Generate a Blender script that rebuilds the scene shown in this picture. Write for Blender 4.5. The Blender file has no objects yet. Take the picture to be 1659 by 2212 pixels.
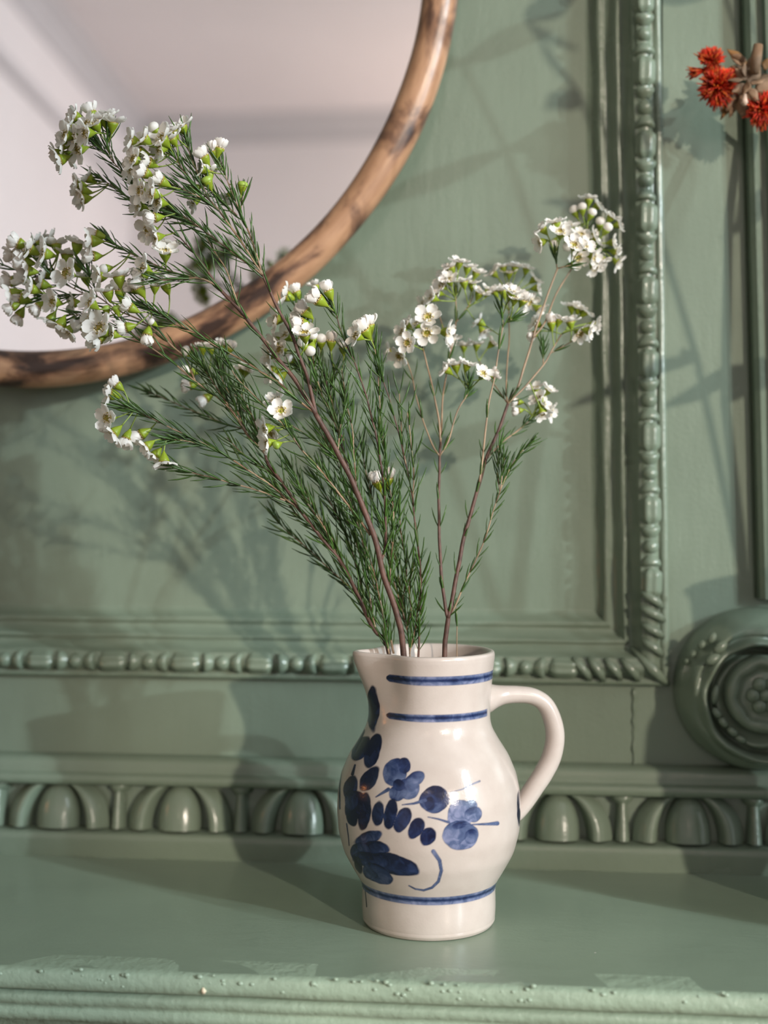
import bpy, bmesh, math, random
import numpy as np
from mathutils import Vector, Matrix

random.seed(7)
SC = bpy.context.scene
COL = SC.collection
R = math.radians

# ------------------------------------------------------------------ camera
F, HOR, CX = 2800.0, 1090.0, 829.5          # focal length, eye level and centre column for a 1659 x 2212 frame
PSI, DJ, EYE = R(5.7), 0.672, 0.2155        # yaw to the left, distance to the jug axis, eye height over the shelf
FWD = Vector((-math.sin(PSI), math.cos(PSI), 0)); RGT = Vector((math.cos(PSI), math.sin(PSI), 0)); UP = Vector((0, 0, 1))
JX = 926.0
CAM = -DJ * FWD - (JX - CX) / F * DJ * RGT + EYE * UP
cam = bpy.data.objects.new('camera', bpy.data.cameras.new('camera')); COL.objects.link(cam)
cam.location = CAM; cam.rotation_euler = (R(90), 0, PSI)
cam.data.sensor_fit = 'VERTICAL'; cam.data.sensor_height = 36.0; cam.data.lens = F / 2212 * 36
cam.data.shift_y = -(1106 - HOR) / 2212; cam.data.clip_start = 0.02
cam.data.dof.use_dof = True; cam.data.dof.focus_distance = 0.652; cam.data.dof.aperture_fstop = 4.2
SC.camera = cam

# ------------------------------------------------------------------ world, lights, exposure
w = bpy.data.worlds.new('world'); SC.world = w; w.use_nodes = True
w.node_tree.nodes['Background'].inputs[0].default_value = (0.75, 0.86, 1.0, 1)
w.node_tree.nodes['Background'].inputs[1].default_value = 0.6
vs = SC.view_settings; vs.view_transform = 'Standard'; vs.look = 'None'; vs.gamma = 1.0; vs.use_curve_mapping = False
vs.exposure = 0.10
cy = SC.cycles; cy.use_denoising = True; cy.max_bounces = 8; cy.diffuse_bounces = 4; cy.caustics_reflective = False; cy.caustics_refractive = False

def sun(name, direction, strength, color, angle):
    l = bpy.data.lights.new(name, 'SUN'); l.energy = strength; l.color = color; l.angle = R(angle)
    o = bpy.data.objects.new(name, l); COL.objects.link(o)
    o.rotation_euler = Vector(direction).to_track_quat('-Z', 'Y').to_euler()
def area(name, loc, rot, sx, sy, power, color, spread=180):
    l = bpy.data.lights.new(name, 'AREA'); l.shape = 'RECTANGLE'; l.size = sx; l.size_y = sy; l.energy = power; l.color = color; l.spread = R(spread)
    o = bpy.data.objects.new(name, l); COL.objects.link(o); o.location = loc; o.rotation_euler = rot
sun('low_sun', (-0.57, 0.82, -0.215), 2.15, (1.0, 0.86, 0.72), 1.2)
sun('reflected_sun', (-0.853, 0.52, -0.235), 1.45, (0.82, 0.95, 1.0), 0.7)
# a tall bright strip between the curtains of the second window: sharp upright shadow edges, soft level ones
bdir = Vector((0.853, -0.52, 0.0)) * 2.99
area('curtain_gap', (bdir.x, bdir.y, 1.22), (-bdir).to_track_quat('-Z', 'Y').to_euler(), 0.055, 1.62, 62, (0.84, 0.95, 1.0))
area('window_daylight', (2.72, -3.5, 0.55), (0, R(90), 0), 1.9, 1.2, 17, (0.95, 0.97, 1.0), 100)
area('window_daylight', (2.72, -1.4, 0.55), (0, R(90), 0), 1.9, 1.6, 10, (0.92, 0.96, 1.0))
l = bpy.data.lights.new('far_lamp', 'POINT'); l.energy = 11; l.color = (1.0, 0.80, 0.66); l.shadow_soft_size = 0.08
o = bpy.data.objects.new('far_lamp', l); COL.objects.link(o); o.location = (0.10, -3.75, 1.35)
l = bpy.data.lights.new('candle_light', 'POINT'); l.energy = 0.25; l.color = (1.0, 0.35, 0.1); l.shadow_soft_size = 0.006
o = bpy.data.objects.new('candle_light', l); COL.objects.link(o); o.location = (-0.50, -0.06, 0.13)

# ------------------------------------------------------------------ helpers
def P(px, py, d):
    return CAM + FWD * d + RGT * ((px - CX) / F * d) + UP * ((HOR - py) / F * d)
def PY(px, py, Y):
    """Point at frame position (px, py) on the upright plane y = Y."""
    v = FWD + RGT * ((px - CX) / F) + UP * ((HOR - py) / F)
    return CAM + v * ((Y - CAM.y) / v.y)

def nodes(name):
    m = bpy.data.materials.new(name); m.use_nodes = True
    nt = m.node_tree; b = nt.nodes['Principled BSDF']
    return m, nt, b
def N(nt, t, **kw):
    n = nt.nodes.new(t)
    for k, v in kw.items():
        if k in n.inputs: n.inputs[k].default_value = v
        else: setattr(n, k, v)
    return n
def ramp(nt, fac, stops):
    n = nt.nodes.new('ShaderNodeValToRGB'); e = n.color_ramp.elements
    while len(e) < len(stops): e.new(0.5)
    for q, (p, c) in zip(e, stops): q.position = p; q.color = (*c, 1)
    nt.links.new(fac, n.inputs[0]); return n.outputs[0]
def bump(nt, b, height, strength, dist):
    n = N(nt, 'ShaderNodeBump'); n.inputs['Strength'].default_value = strength; n.inputs['Distance'].default_value = dist
    nt.links.new(height, n.inputs['Height']); nt.links.new(n.outputs[0], b.inputs['Normal'])

def simple(name, col, rough=0.5, spec=0.5, var=0.0, scale=200.0, trans=0.0):
    m, nt, b = nodes(name)
    b.inputs['Roughness'].default_value = rough; b.inputs['Specular IOR Level'].default_value = spec
    t = N(nt, 'ShaderNodeTexCoord'); n = N(nt, 'ShaderNodeTexNoise', Scale=scale, Detail=3.0)
    nt.links.new(t.outputs['Object'], n.inputs['Vector'])
    lo = tuple(max(0, c * (1 - var)) for c in col); hi = tuple(min(1, c * (1 + var)) for c in col)
    cc = ramp(nt, n.outputs[0], [(0.3, lo), (0.7, hi)]); nt.links.new(cc, b.inputs['Base Color'])
    if trans:
        tr = N(nt, 'ShaderNodeBsdfTranslucent'); nt.links.new(cc, tr.inputs[0])
        mx = N(nt, 'ShaderNodeMixShader'); mx.inputs[0].default_value = trans
        nt.links.new(b.outputs[0], mx.inputs[1]); nt.links.new(tr.outputs[0], mx.inputs[2])
        nt.links.new(mx.outputs[0], nt.nodes['Material Output'].inputs[0])
    return m

def paint(name, col, rough, brush=(1, 1, 1), bs=0.25, specks=False):
    m, nt, b = nodes(name)
    g = N(nt, 'ShaderNodeNewGeometry'); mp = N(nt, 'ShaderNodeMapping'); mp.inputs['Scale'].default_value = brush
    nt.links.new(g.outputs['Position'], mp.inputs['Vector'])
    n1 = N(nt, 'ShaderNodeTexNoise', Scale=14.0, Detail=5.0); nt.links.new(g.outputs['Position'], n1.inputs['Vector'])
    n2 = N(nt, 'ShaderNodeTexNoise', Scale=130.0, Detail=4.0); nt.links.new(mp.outputs[0], n2.inputs['Vector'])
    n3 = N(nt, 'ShaderNodeTexNoise', Scale=420.0, Detail=2.0); nt.links.new(g.outputs['Position'], n3.inputs['Vector'])
    c = ramp(nt, n1.outputs[0], [(0.3, tuple(x * 0.93 for x in col)), (0.7, tuple(x * 1.06 for x in col))])
    if specks:
        v = N(nt, 'ShaderNodeTexVoronoi', Scale=52.0); nt.links.new(g.outputs['Position'], v.inputs['Vector'])
        n4 = N(nt, 'ShaderNodeTexNoise', Scale=45.0, Detail=1.0); nt.links.new(g.outputs['Position'], n4.inputs['Vector'])
        s = ramp(nt, v.outputs['Distance'], [(0.024, (1, 1, 1)), (0.034, (0, 0, 0))])
        gate = ramp(nt, n4.outputs[0], [(0.50, (0, 0, 0)), (0.53, (1, 1, 1))])
        mu = N(nt, 'ShaderNodeMix', data_type='RGBA', blend_type='MULTIPLY'); mu.inputs[0].default_value = 1
        nt.links.new(s, mu.inputs[6]); nt.links.new(gate, mu.inputs[7])
        mx = N(nt, 'ShaderNodeMix', data_type='RGBA'); nt.links.new(mu.outputs[2], mx.inputs[0]); nt.links.new(c, mx.inputs[6])
        mx.inputs[7].default_value = (0.62, 0.6, 0.55, 1); c = mx.outputs[2]
    nt.links.new(c, b.inputs['Base Color'])
    rr = N(nt, 'ShaderNodeMapRange'); nt.links.new(n1.outputs[0], rr.inputs[0]); rr.inputs[3].default_value = rough - 0.06; rr.inputs[4].default_value = rough + 0.08
    nt.links.new(rr.outputs[0], b.inputs['Roughness'])
    a = N(nt, 'ShaderNodeMath', operation='MULTIPLY_ADD'); nt.links.new(n3.outputs[0], a.inputs[0]); a.inputs[1].default_value = 0.35; nt.links.new(n2.outputs[0], a.inputs[2])
    bump(nt, b, a.outputs[0], bs, 0.0015)
    return m

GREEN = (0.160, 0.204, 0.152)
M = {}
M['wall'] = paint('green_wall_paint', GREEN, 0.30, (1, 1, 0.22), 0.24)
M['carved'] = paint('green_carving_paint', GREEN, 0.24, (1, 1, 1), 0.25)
M['shelf'] = paint('green_shelf_paint_lightened', tuple(x * 1.36 for x in GREEN), 0.32, (0.5, 1, 1), 0.12, specks=True)  # wall green lightened to make up for light that falls short on the shelf
M['edge'] = paint('green_chipped_edge_paint_lightened', tuple(x * 1.65 for x in GREEN), 0.34, (1, 1, 1), 0.6, specks=True)  # stronger light low at the front is put into this lighter edge colour
M['chip'] = simple('bare_cream_chip', (0.72, 0.60, 0.44), 0.6, 0.3, 0.1, 300)
M['room'] = simple('pink_white_plaster', (0.82, 0.765, 0.765), 0.8, 0.2, 0.03, 2.0)
M['cornice'] = simple('grey_white_cornice_paint', (0.58, 0.55, 0.56), 0.7, 0.2, 0.03, 4.0)
M['floor'] = simple('brown_floorboards', (0.22, 0.13, 0.08), 0.5, 0.4, 0.2, 3.0)
M['petal'] = simple('white_waxy_petal', (0.90, 0.86, 0.82), 0.42, 0.4, 0.04, 300, trans=0.40)
M['calyx'] = simple('lime_green_calyx', (0.25, 0.33, 0.022), 0.4, 0.5, 0.6, 130, trans=0.18)
M['greenbud'] = simple('green_bud', (0.25, 0.36, 0.05), 0.4, 0.5, 0.2, 200)
M['heart'] = simple('olive_flower_centre', (0.36, 0.28, 0.05), 0.45, 0.5, 0.45, 500)
M['stamen'] = simple('cream_stamen', (0.72, 0.62, 0.42), 0.5, 0.4, 0.3, 900)
M['needle'] = simple('dark_green_needle', (0.046, 0.100, 0.018), 0.36, 0.45, 0.5, 60, trans=0.12)
M['bark'] = simple('brown_bark', (0.095, 0.048, 0.036), 0.6, 0.4, 0.4, 220)
M['twig'] = simple('tan_twig_bark', (0.255, 0.17, 0.105), 0.45, 0.4, 0.4, 90)
M['stalk'] = simple('green_flower_stalk', (0.20, 0.27, 0.05), 0.45, 0.4, 0.3, 90)
M['redtuft'] = simple('red_orange_florets', (0.48, 0.028, 0.008), 0.55, 0.3, 0.8, 260, trans=0.15)
M['orangetuft'] = simple('orange_florets', (0.62, 0.13, 0.02), 0.5, 0.3, 0.5, 260, trans=0.2)
M['husk'] = simple('beige_dried_husk', (0.28, 0.175, 0.105), 0.65, 0.3, 0.3, 90, trans=0.15)
M['huskdark'] = simple('brown_dried_leaf', (0.26, 0.125, 0.04), 0.65, 0.3, 0.3, 90, trans=0.2)
M['pod'] = simple('pale_seed_pod', (0.52, 0.38, 0.29), 0.5, 0.4, 0.15, 200)
M['vase'] = simple('dark_stoneware', (0.05, 0.055, 0.06), 0.35, 0.5, 0.2, 60)
m, nt, b = nodes('mirror_silver'); b.inputs['Base Color'].default_value = (0.93, 0.92, 0.92, 1); b.inputs['Metallic'].default_value = 1; b.inputs['Roughness'].default_value = 0.0
M['mirror'] = m

def wood():
    m, nt, b = nodes('scorched_rattan_wood')
    u = N(nt, 'ShaderNodeUVMap'); mp = N(nt, 'ShaderNodeMapping'); mp.inputs['Scale'].default_value = (26, 2.2, 1)
    nt.links.new(u.outputs[0], mp.inputs['Vector'])
    n1 = N(nt, 'ShaderNodeTexNoise', Scale=1.0, Detail=5.0, Roughness=0.6, Distortion=0.6); nt.links.new(mp.outputs[0], n1.inputs['Vector'])
    mp2 = N(nt, 'ShaderNodeMapping'); mp2.inputs['Scale'].default_value = (60, 16, 1); nt.links.new(u.outputs[0], mp2.inputs['Vector'])
    n2 = N(nt, 'ShaderNodeTexNoise', Scale=1.0, Detail=4.0); nt.links.new(mp2.outputs[0], n2.inputs['Vector'])
    c = ramp(nt, n1.outputs[0], [(0.38, (0.040, 0.022, 0.017)), (0.46, (0.18, 0.095, 0.058)), (0.54, (0.40, 0.225, 0.130)), (0.75, (0.47, 0.275, 0.165))])
    c2 = ramp(nt, n2.outputs[0], [(0.3, (0.75, 0.7, 0.68)), (0.6, (1, 1, 1))])
    mx = N(nt, 'ShaderNodeMix', data_type='RGBA', blend_type='MULTIPLY'); mx.inputs[0].default_value = 1
    nt.links.new(c, mx.inputs[6]); nt.links.new(c2, mx.inputs[7]); nt.links.new(mx.outputs[2], b.inputs['Base Color'])
    b.inputs['Roughness'].default_value = 0.36
    bump(nt, b, n2.outputs[0], 0.2, 0.001)
    return m
M['wood'] = wood()

def stoneware():
    m, nt, b = nodes('salt_glazed_stoneware')
    t = N(nt, 'ShaderNodeTexCoord')
    n1 = N(nt, 'ShaderNodeTexNoise', Scale=60.0, Detail=4.0); nt.links.new(t.outputs['Object'], n1.inputs['Vector'])
    n2 = N(nt, 'ShaderNodeTexNoise', Scale=900.0, Detail=2.0); nt.links.new(t.outputs['Object'], n2.inputs['Vector'])
    n3 = N(nt, 'ShaderNodeTexNoise', Scale=190.0, Detail=4.0, Distortion=1.0); nt.links.new(t.outputs['Object'], n3.inputs['Vector'])
    clay = ramp(nt, n1.outputs[0], [(0.3, (0.435, 0.37, 0.332)), (0.7, (0.495, 0.43, 0.392))])
    ink = N(nt, 'ShaderNodeAttribute', attribute_name='ink'); tone = N(nt, 'ShaderNodeAttribute', attribute_name='tone')
    ad = N(nt, 'ShaderNodeMath', operation='MULTIPLY_ADD'); nt.links.new(n3.outputs[0], ad.inputs[0]); ad.inputs[1].default_value = 0.9
    sb = N(nt, 'ShaderNodeMath', operation='SUBTRACT'); nt.links.new(tone.outputs['Fac'], sb.inputs[0]); sb.inputs[1].default_value = 0.45
    nt.links.new(sb.outputs[0], ad.inputs[2])
    blue = ramp(nt, ad.outputs[0], [(0.0, (0.006, 0.009, 0.030)), (0.3, (0.016, 0.028, 0.085)), (0.6, (0.070, 0.095, 0.18)), (0.95, (0.22, 0.235, 0.36))])
    mx = N(nt, 'ShaderNodeMix', data_type='RGBA'); nt.links.new(ink.outputs['Fac'], mx.inputs[0]); nt.links.new(clay, mx.inputs[6]); nt.links.new(blue, mx.inputs[7])
    nt.links.new(mx.outputs[2], b.inputs['Base Color'])
    b.inputs['Roughness'].default_value = 0.19; b.inputs['Specular IOR Level'].default_value = 0.45
    bump(nt, b, n2.outputs[0], 0.10, 0.0004)
    return m
M['stoneware'] = stoneware()

def mesh(name, V, Fc, mat, smooth=True):
    me = bpy.data.meshes.new(name); me.from_pydata([tuple(v) for v in V], [], Fc); me.update()
    if smooth: me.polygons.foreach_set('use_smooth', [True] * len(me.polygons))
    if mat: me.materials.append(mat)
    return me
def obj(name, me, parent=None, mat=None, kind=None):
    o = bpy.data.objects.new(name, me); COL.objects.link(o)
    if mat is not None: o.matrix_local = mat
    if parent is not None: o.parent = parent
    if kind: o['kind'] = kind
    return o
def empty(name, loc, label=None, cat=None, kind=None, group=None):
    o = bpy.data.objects.new(name, None); COL.objects.link(o); o.location = loc; o.empty_display_size = 0.02
    tag(o, label, cat, kind, group); return o
def tag(o, label=None, cat=None, kind=None, group=None):
    if label: o['label'] = label
    if cat: o['category'] = cat
    if kind: o['kind'] = kind
    if group: o['group'] = group
    return o
def grid_faces(nu, nv, closed_u=False, off=0):
    """Quads of a grid with nu columns and nv rows; vertex index = row * nu + column."""
    f = []
    for j in range(nv - 1):
        for i in range(nu if closed_u else nu - 1):
            a = j * nu + i; b_ = j * nu + (i + 1) % nu
            f.append((off + a, off + b_, off + b_ + nu, off + a + nu))
    return f
def box(V, Fc, lo, hi):
    k = len(V); x0, y0, z0 = lo; x1, y1, z1 = hi
    V += [(x0, y0, z0), (x1, y0, z0), (x1, y1, z0), (x0, y1, z0), (x0, y0, z1), (x1, y0, z1), (x1, y1, z1), (x0, y1, z1)]
    Fc += [tuple(k + i for i in q) for q in ((0, 3, 2, 1), (4, 5, 6, 7), (0, 1, 5, 4), (1, 2, 6, 5), (2, 3, 7, 6), (3, 0, 4, 7))]
def boxes(name, lst, mat, parent=None, kind=None, bevel=0.0):
    V, Fc = [], []
    for lo, hi in lst: box(V, Fc, lo, hi)
    o = obj(name, mesh(name, V, Fc, mat, False), parent, None, kind)
    if bevel:
        md = o.modifiers.new('bevel', 'BEVEL'); md.width = bevel; md.segments = 2
    return o
def frame_matrix(x, y, z, o):
    return Matrix(((x[0], y[0], z[0], o[0]), (x[1], y[1], z[1], o[1]), (x[2], y[2], z[2], o[2]), (0, 0, 0, 1)))
def catmull(pts, step):
    """Resample a polyline of tuples through its points."""
    A = [np.array(p, float) for p in pts]
    if len(A) == 2: A = [A[0], (A[0] + A[1]) / 2, A[1]]
    E = [2 * A[0] - A[1]] + A + [2 * A[-1] - A[-2]]
    out = []
    for i in range(1, len(E) - 2):
        p0, p1, p2, p3 = E[i - 1:i + 3]
        n = max(1, int(np.linalg.norm((p2 - p1)[:2]) / step))
        for k in range(n):
            t = k / n
            out.append(0.5 * (2 * p1 + (p2 - p0) * t + (2 * p0 - 5 * p1 + 4 * p2 - p3) * t * t + (3 * p1 - p0 - 3 * p2 + p3) * t ** 3))
    out.append(A[-1]); return out
def tube(V, Fc, pts, rads, sides=6, cap=True, flat=1.0, up=None):
    k0 = len(V); prev = None; n = len(pts)
    for i, p in enumerate(pts):
        p = Vector(p); a = Vector(pts[max(0, i - 1)]); b_ = Vector(pts[min(n - 1, i + 1)]); t = (b_ - a)
        t = t.normalized() if t.length > 1e-9 else Vector((0, 0, 1))
        if prev is None:
            u = Vector(up) if up is not None else (Vector((0, 1, 0)) if abs(t.y) < 0.9 else Vector((1, 0, 0)))
        else: u = prev
        u = (u - t * u.dot(t)).normalized(); prev = u; v = t.cross(u)
        for s in range(sides):
            an = 2 * math.pi * s / sides
            V.append(tuple(p + u * (math.cos(an) * rads[i] * flat) + v * (math.sin(an) * rads[i])))
    for i in range(n - 1):
        for s in range(sides):
            a = k0 + i * sides + s; b_ = k0 + i * sides + (s + 1) % sides
            Fc.append((a, b_, b_ + sides, a + sides))
    if cap:
        Fc.append(tuple(k0 + s for s in reversed(range(sides)))); Fc.append(tuple(k0 + (n - 1) * sides + s for s in range(sides)))

# ------------------------------------------------------------------ the room
WY = 0.122                                        # face of the green overmantel wall
XL, XR, YB, ZF, ZC = -1.51, 2.60, -4.20, -1.15, 2.09
boxes('floor', [((XL, YB, ZF - 0.05), (XR, WY, ZF))], M['floor'], kind='structure')
boxes('ceiling', [((XL - 0.1, YB - 0.1, ZC), (XR + 0.1, WY + 0.1, ZC + 0.05))], M['room'], kind='structure')
boxes('wall_left', [((XL - 0.1, YB - 0.1, ZF), (XL, -2.4, ZC))], M['room'], kind='structure')
boxes('green_fill_cut_wall', [((XL - 0.1, -2.4, ZF), (XL, WY, ZC))], M['wall'], bpy.data.objects['wall_left'])  # unseen stretch of wall, made green to cut light bounced from the left
boxes('wall_front', [((XL, YB - 0.1, ZF), (XR, YB, ZC))], M['room'], kind='structure')
W1, W2, WZ = (-4.12, -2.85), (-2.25, -0.55), (-0.40, 2.05)
boxes('wall_right', [((XR, YB - 0.1, ZF), (XR + 0.1, WY, WZ[0])), ((XR, YB - 0.1, WZ[1]), (XR + 0.1, WY, ZC)),
                     ((XR, YB - 0.1, WZ[0]), (XR + 0.1, W1[0], WZ[1])), ((XR, W1[1], WZ[0]), (XR + 0.1, W2[0], WZ[1])),
                     ((XR, W2[1], WZ[0]), (XR + 0.1, WY, WZ[1]))], M['room'], kind='structure')
for i, (a, c) in enumerate((W1, W2)):
    t = 0.05
    boxes('window_%d' % (i + 1), [((XR + 0.02, a, WZ[0]), (XR + 0.08, a + t, WZ[1])), ((XR + 0.02, c - t, WZ[0]), (XR + 0.08, c, WZ[1])),
                                  ((XR + 0.02, a + t, WZ[0]), (XR + 0.08, c - t, WZ[0] + t)), ((XR + 0.02, a + t, WZ[1] - t), (XR + 0.08, c - t, WZ[1]))], M['room'], kind='structure')
REC = 0.016                                       # the panel lies this far behind the rails and stiles
wall = boxes('wall_back', [((XL, WY + REC, ZF), (XR, WY + 0.1, ZC))], M['wall'], kind='structure')
# cornice of the room behind the camera (seen in the mirror)
cor = empty('trim_4', (XL, YB, ZC), kind='structure')
def cornice(name, a, b_, inward):
    V, Fc = [], []
    prof = [(0.0, -0.10), (0.010, -0.10), (0.014, -0.085), (0.012, -0.075), (0.03, -0.045), (0.055, -0.02), (0.075, -0.012), (0.08, 0.0)]
    for p in (a, b_):
        for s, h in prof: V.append((p[0] + inward[0] * s, p[1] + inward[1] * s, h))
    n = len(prof); Fc = [(i, i + 1, n + i + 1, n + i) for i in range(n - 1)]
    obj(name, mesh(name, V, Fc, M['cornice'], False), cor)
boxes('picture_rail', [((0, 0, -0.34), (0.025, WY - YB, -0.30))], M['cornice'], cor)
cornice('cornice_run', (0, 0), (XR - XL, 0), (0, 1)); cornice('cornice_run', (0, 0), (0, WY - YB), (1, 0))

# ------------------------------------------------------------------ mantel shelf
YE, YBK = -0.0887, 0.0995
XA, XB = -0.72, 0.80
mant = empty('mantel_shelf', (0, 0, 0), 'sage green painted mantel shelf with a chipped front edge under the jug', 'mantelpiece')
def sweep_x(name, prof, mat, parent, x0=XA, x1=XB, nseg=160, jit=0.0, seed=1, smooth=True):
    rng = np.random.default_rng(seed); V = []; n = len(prof)
    ph = rng.uniform(0, 6.28, (n, 4)); fr = rng.uniform(20, 130, (n, 4))
    for i in range(nseg + 1):
        x = x0 + (x1 - x0) * i / nseg
        for j, (y, z) in enumerate(prof):
            d = jit * float(np.sin(fr[j] * x + ph[j]).sum()) / 2
            V.append((x, y + d, z + d * 0.6))
    me = mesh(name, V, [(i * n + j, (i + 1) * n + j, (i + 1) * n + j + 1, i * n + j + 1) for i in range(nseg) for j in range(n - 1)], mat, smooth)
    return obj(name, me, parent)
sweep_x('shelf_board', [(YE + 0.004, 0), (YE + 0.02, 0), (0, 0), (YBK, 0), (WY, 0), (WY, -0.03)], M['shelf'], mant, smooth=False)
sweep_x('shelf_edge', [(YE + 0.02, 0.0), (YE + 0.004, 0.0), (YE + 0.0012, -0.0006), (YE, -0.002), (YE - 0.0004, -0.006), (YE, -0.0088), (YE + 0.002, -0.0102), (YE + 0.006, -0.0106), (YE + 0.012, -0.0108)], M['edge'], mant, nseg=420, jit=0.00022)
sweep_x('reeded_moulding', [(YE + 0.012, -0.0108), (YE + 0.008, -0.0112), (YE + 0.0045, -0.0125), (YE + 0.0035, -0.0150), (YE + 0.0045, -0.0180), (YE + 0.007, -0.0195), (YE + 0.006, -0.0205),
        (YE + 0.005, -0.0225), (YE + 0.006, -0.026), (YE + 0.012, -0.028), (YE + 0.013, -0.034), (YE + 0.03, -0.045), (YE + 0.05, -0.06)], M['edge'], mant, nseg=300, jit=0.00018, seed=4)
sweep_x('frieze', [(YE + 0.05, -0.06), (YE + 0.052, -0.25), (WY, -0.25)], M['wall'], mant, nseg=2, smooth=False)
# small runs and chips of old paint standing proud of the shelf edge
rng = random.Random(5); V, Fc = [], []
for k in range(110):
    x = rng.uniform(-0.2, 0.2); z = rng.choice([-0.0005, -0.003, -0.006]) + rng.uniform(-0.001, 0.001); r = rng.uniform(0.0003, 0.0012)
    k0 = len(V)
    for j in range(3):
        for s in range(6):
            a = s * math.pi / 3; rr = r * math.cos(j * 0.7)
            V.append((x + rr * math.cos(a) * 1.5, YE + 0.0003 - r * math.sin(j * 0.7), z + rr * math.sin(a)))
    Fc += grid_faces(6, 3, True, k0) + [tuple(k0 + 12 + s for s in range(6))]
chip = P(433, 2153, 0.586); kc = []; kf = []
tube(kc, kf, [(chip.x - 0.0004, YE - 0.0004, chip.z - 0.001), (chip.x, YE - 0.0007, chip.z), (chip.x - 0.0006, YE - 0.0003, chip.z + 0.0014)], [0.0009, 0.0013, 0.0006], 7)
obj('cream_paint_chip', mesh('cream_paint_chip', kc, kf, M['chip']), mant)
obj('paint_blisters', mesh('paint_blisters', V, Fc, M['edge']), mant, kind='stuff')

# ------------------------------------------------------------------ egg-and-dart moulding on the shelf (trim_2)
t2 = empty('trim_2', (0, YBK, 0), kind='structure')
def sx2(name, prof, **k): return sweep_x(name, [(y - YBK, z) for y, z in prof], M['carved'], t2, **k)
sx2('lower_fillet', [(YBK, 0), (YBK - 0.0002, 0.010), (YBK, 0.0133), (YBK + 0.001, 0.0145), (YBK + 0.004, 0.0150), (YBK + 0.018, 0.0152)], jit=0.00015)
sx2('backing_slope', [(YBK + 0.0175, 0.0152), (YBK + 0.0180, 0.030), (YBK + 0.0190, 0.0435)], jit=0.0001)
sx2('upper_fillet', [(YBK + 0.0195, 0.0425), (YBK + 0.008, 0.0425), (YBK + 0.0065, 0.0435), (YBK + 0.0062, 0.0475), (YBK + 0.008, 0.0492), (YBK + 0.0105, 0.0497),
                      (YBK + 0.0108, 0.0510), (YBK + 0.0105, 0.0555), (YBK + 0.012, 0.0580), (YBK + 0.0165, 0.0592), (YBK + 0.023, 0.0595)], jit=0.00015, seed=3)
def egg_mesh():
    V = []; nu, nv = 17, 12
    for j in range(nv):
        t = j / (nv - 1); z = 0.0280 * math.sin(t * math.pi / 2); wd = 0.0138 * (math.cos(t * math.pi / 2) ** 0.95) * (0.95 + 0.07 * math.sin(t * math.pi))
        for i in range(nu):
            a = math.pi * i / (nu - 1)
            V.append((-wd * math.cos(a), -0.0125 * (wd / 0.0138) ** 0.8 * math.sin(a) ** 0.9 - 0.002 * (1 - t), z))
    return mesh('egg', V, grid_faces(nu, nv), M['carved'])
def shell_mesh(side):
    V = []; nu, nv = 7, 18
    for j in range(nv):
        a = (math.pi / 2) * j / (nv - 1); ca, sa = math.cos(a), math.sin(a)
        ix, iz = 0.0178 * ca, 0.0275 * sa; ox, oz = 0.0325 * ca ** 0.9, 0.0312 * sa ** 0.85
        for i in range(nu):
            t = i / (nu - 1); h = 0.0118 * math.sin(math.pi * (0.03 + 0.90 * t ** 0.62)) * (0.62 + 0.38 * ca)
            V.append((side * (ix + (ox - ix) * t), -h, iz + (oz - iz) * t))
    f = grid_faces(nu, nv)
    return mesh('shell', V, f if side < 0 else [q[::-1] for q in f], M['carved'])
def dart_mesh():
    V = []; nu, nv = 9, 9
    for j in range(nv):
        t = j / (nv - 1); wd = 0.0047 * (1 - 0.35 * t)
        for i in range(nu):
            a = math.pi * i / (nu - 1); V.append((-wd * math.cos(a), -0.0098 * math.sin(a) * (1 - 0.25 * t), 0.0255 * t))
    return mesh('dart', V, grid_faces(nu, nv), M['carved'])
def leafcap_mesh():
    V = []; nu, nv = 13, 6
    for j in range(nv):
        t = j / (nv - 1)
        for i in range(nu):
            u = -1 + 2 * i / (nu - 1)
            V.append((u * 0.0085 * (0.75 + 0.25 * t), -0.0085 * (1 - u * u) ** 0.5 * math.sin(math.pi * (0.15 + 0.7 * t)) - 0.0005, 0.0215 + 0.0085 * t + 0.004 * (abs(u) - 0.5) * (1 - t)))
    return mesh('leaf_cap', V, grid_faces(nu, nv), M['carved'])
eg, sl, sr, da, lc = egg_mesh(), shell_mesh(-1), shell_mesh(1), dart_mesh(), leafcap_mesh()
xe = [PY(117, 1748, YBK + 0.005).x, PY(386, 1748, YBK + 0.005).x, PY(641, 1748, YBK + 0.005).x]
per = (PY(1490, 1784, YBK + 0.005).x - PY(117, 1748, YBK + 0.005).x) / 5
tilt = Matrix.Rotation(R(-7), 4, 'X')
for k in range(-2, 9):
    x = xe[0] + per * k
    if x < XA or x > XB: continue
    T = Matrix.Translation((x, 0.0150, 0.0150)) @ tilt
    obj('egg', eg, t2, T); obj('egg_shell', sl, t2, T); obj('egg_shell', sr, t2, T)
    T2 = Matrix.Translation((x + per / 2, 0.0150, 0.0150)) @ tilt
    obj('dart', da, t2, T2); obj('leaf_cap', lc, t2, T2)

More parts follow.
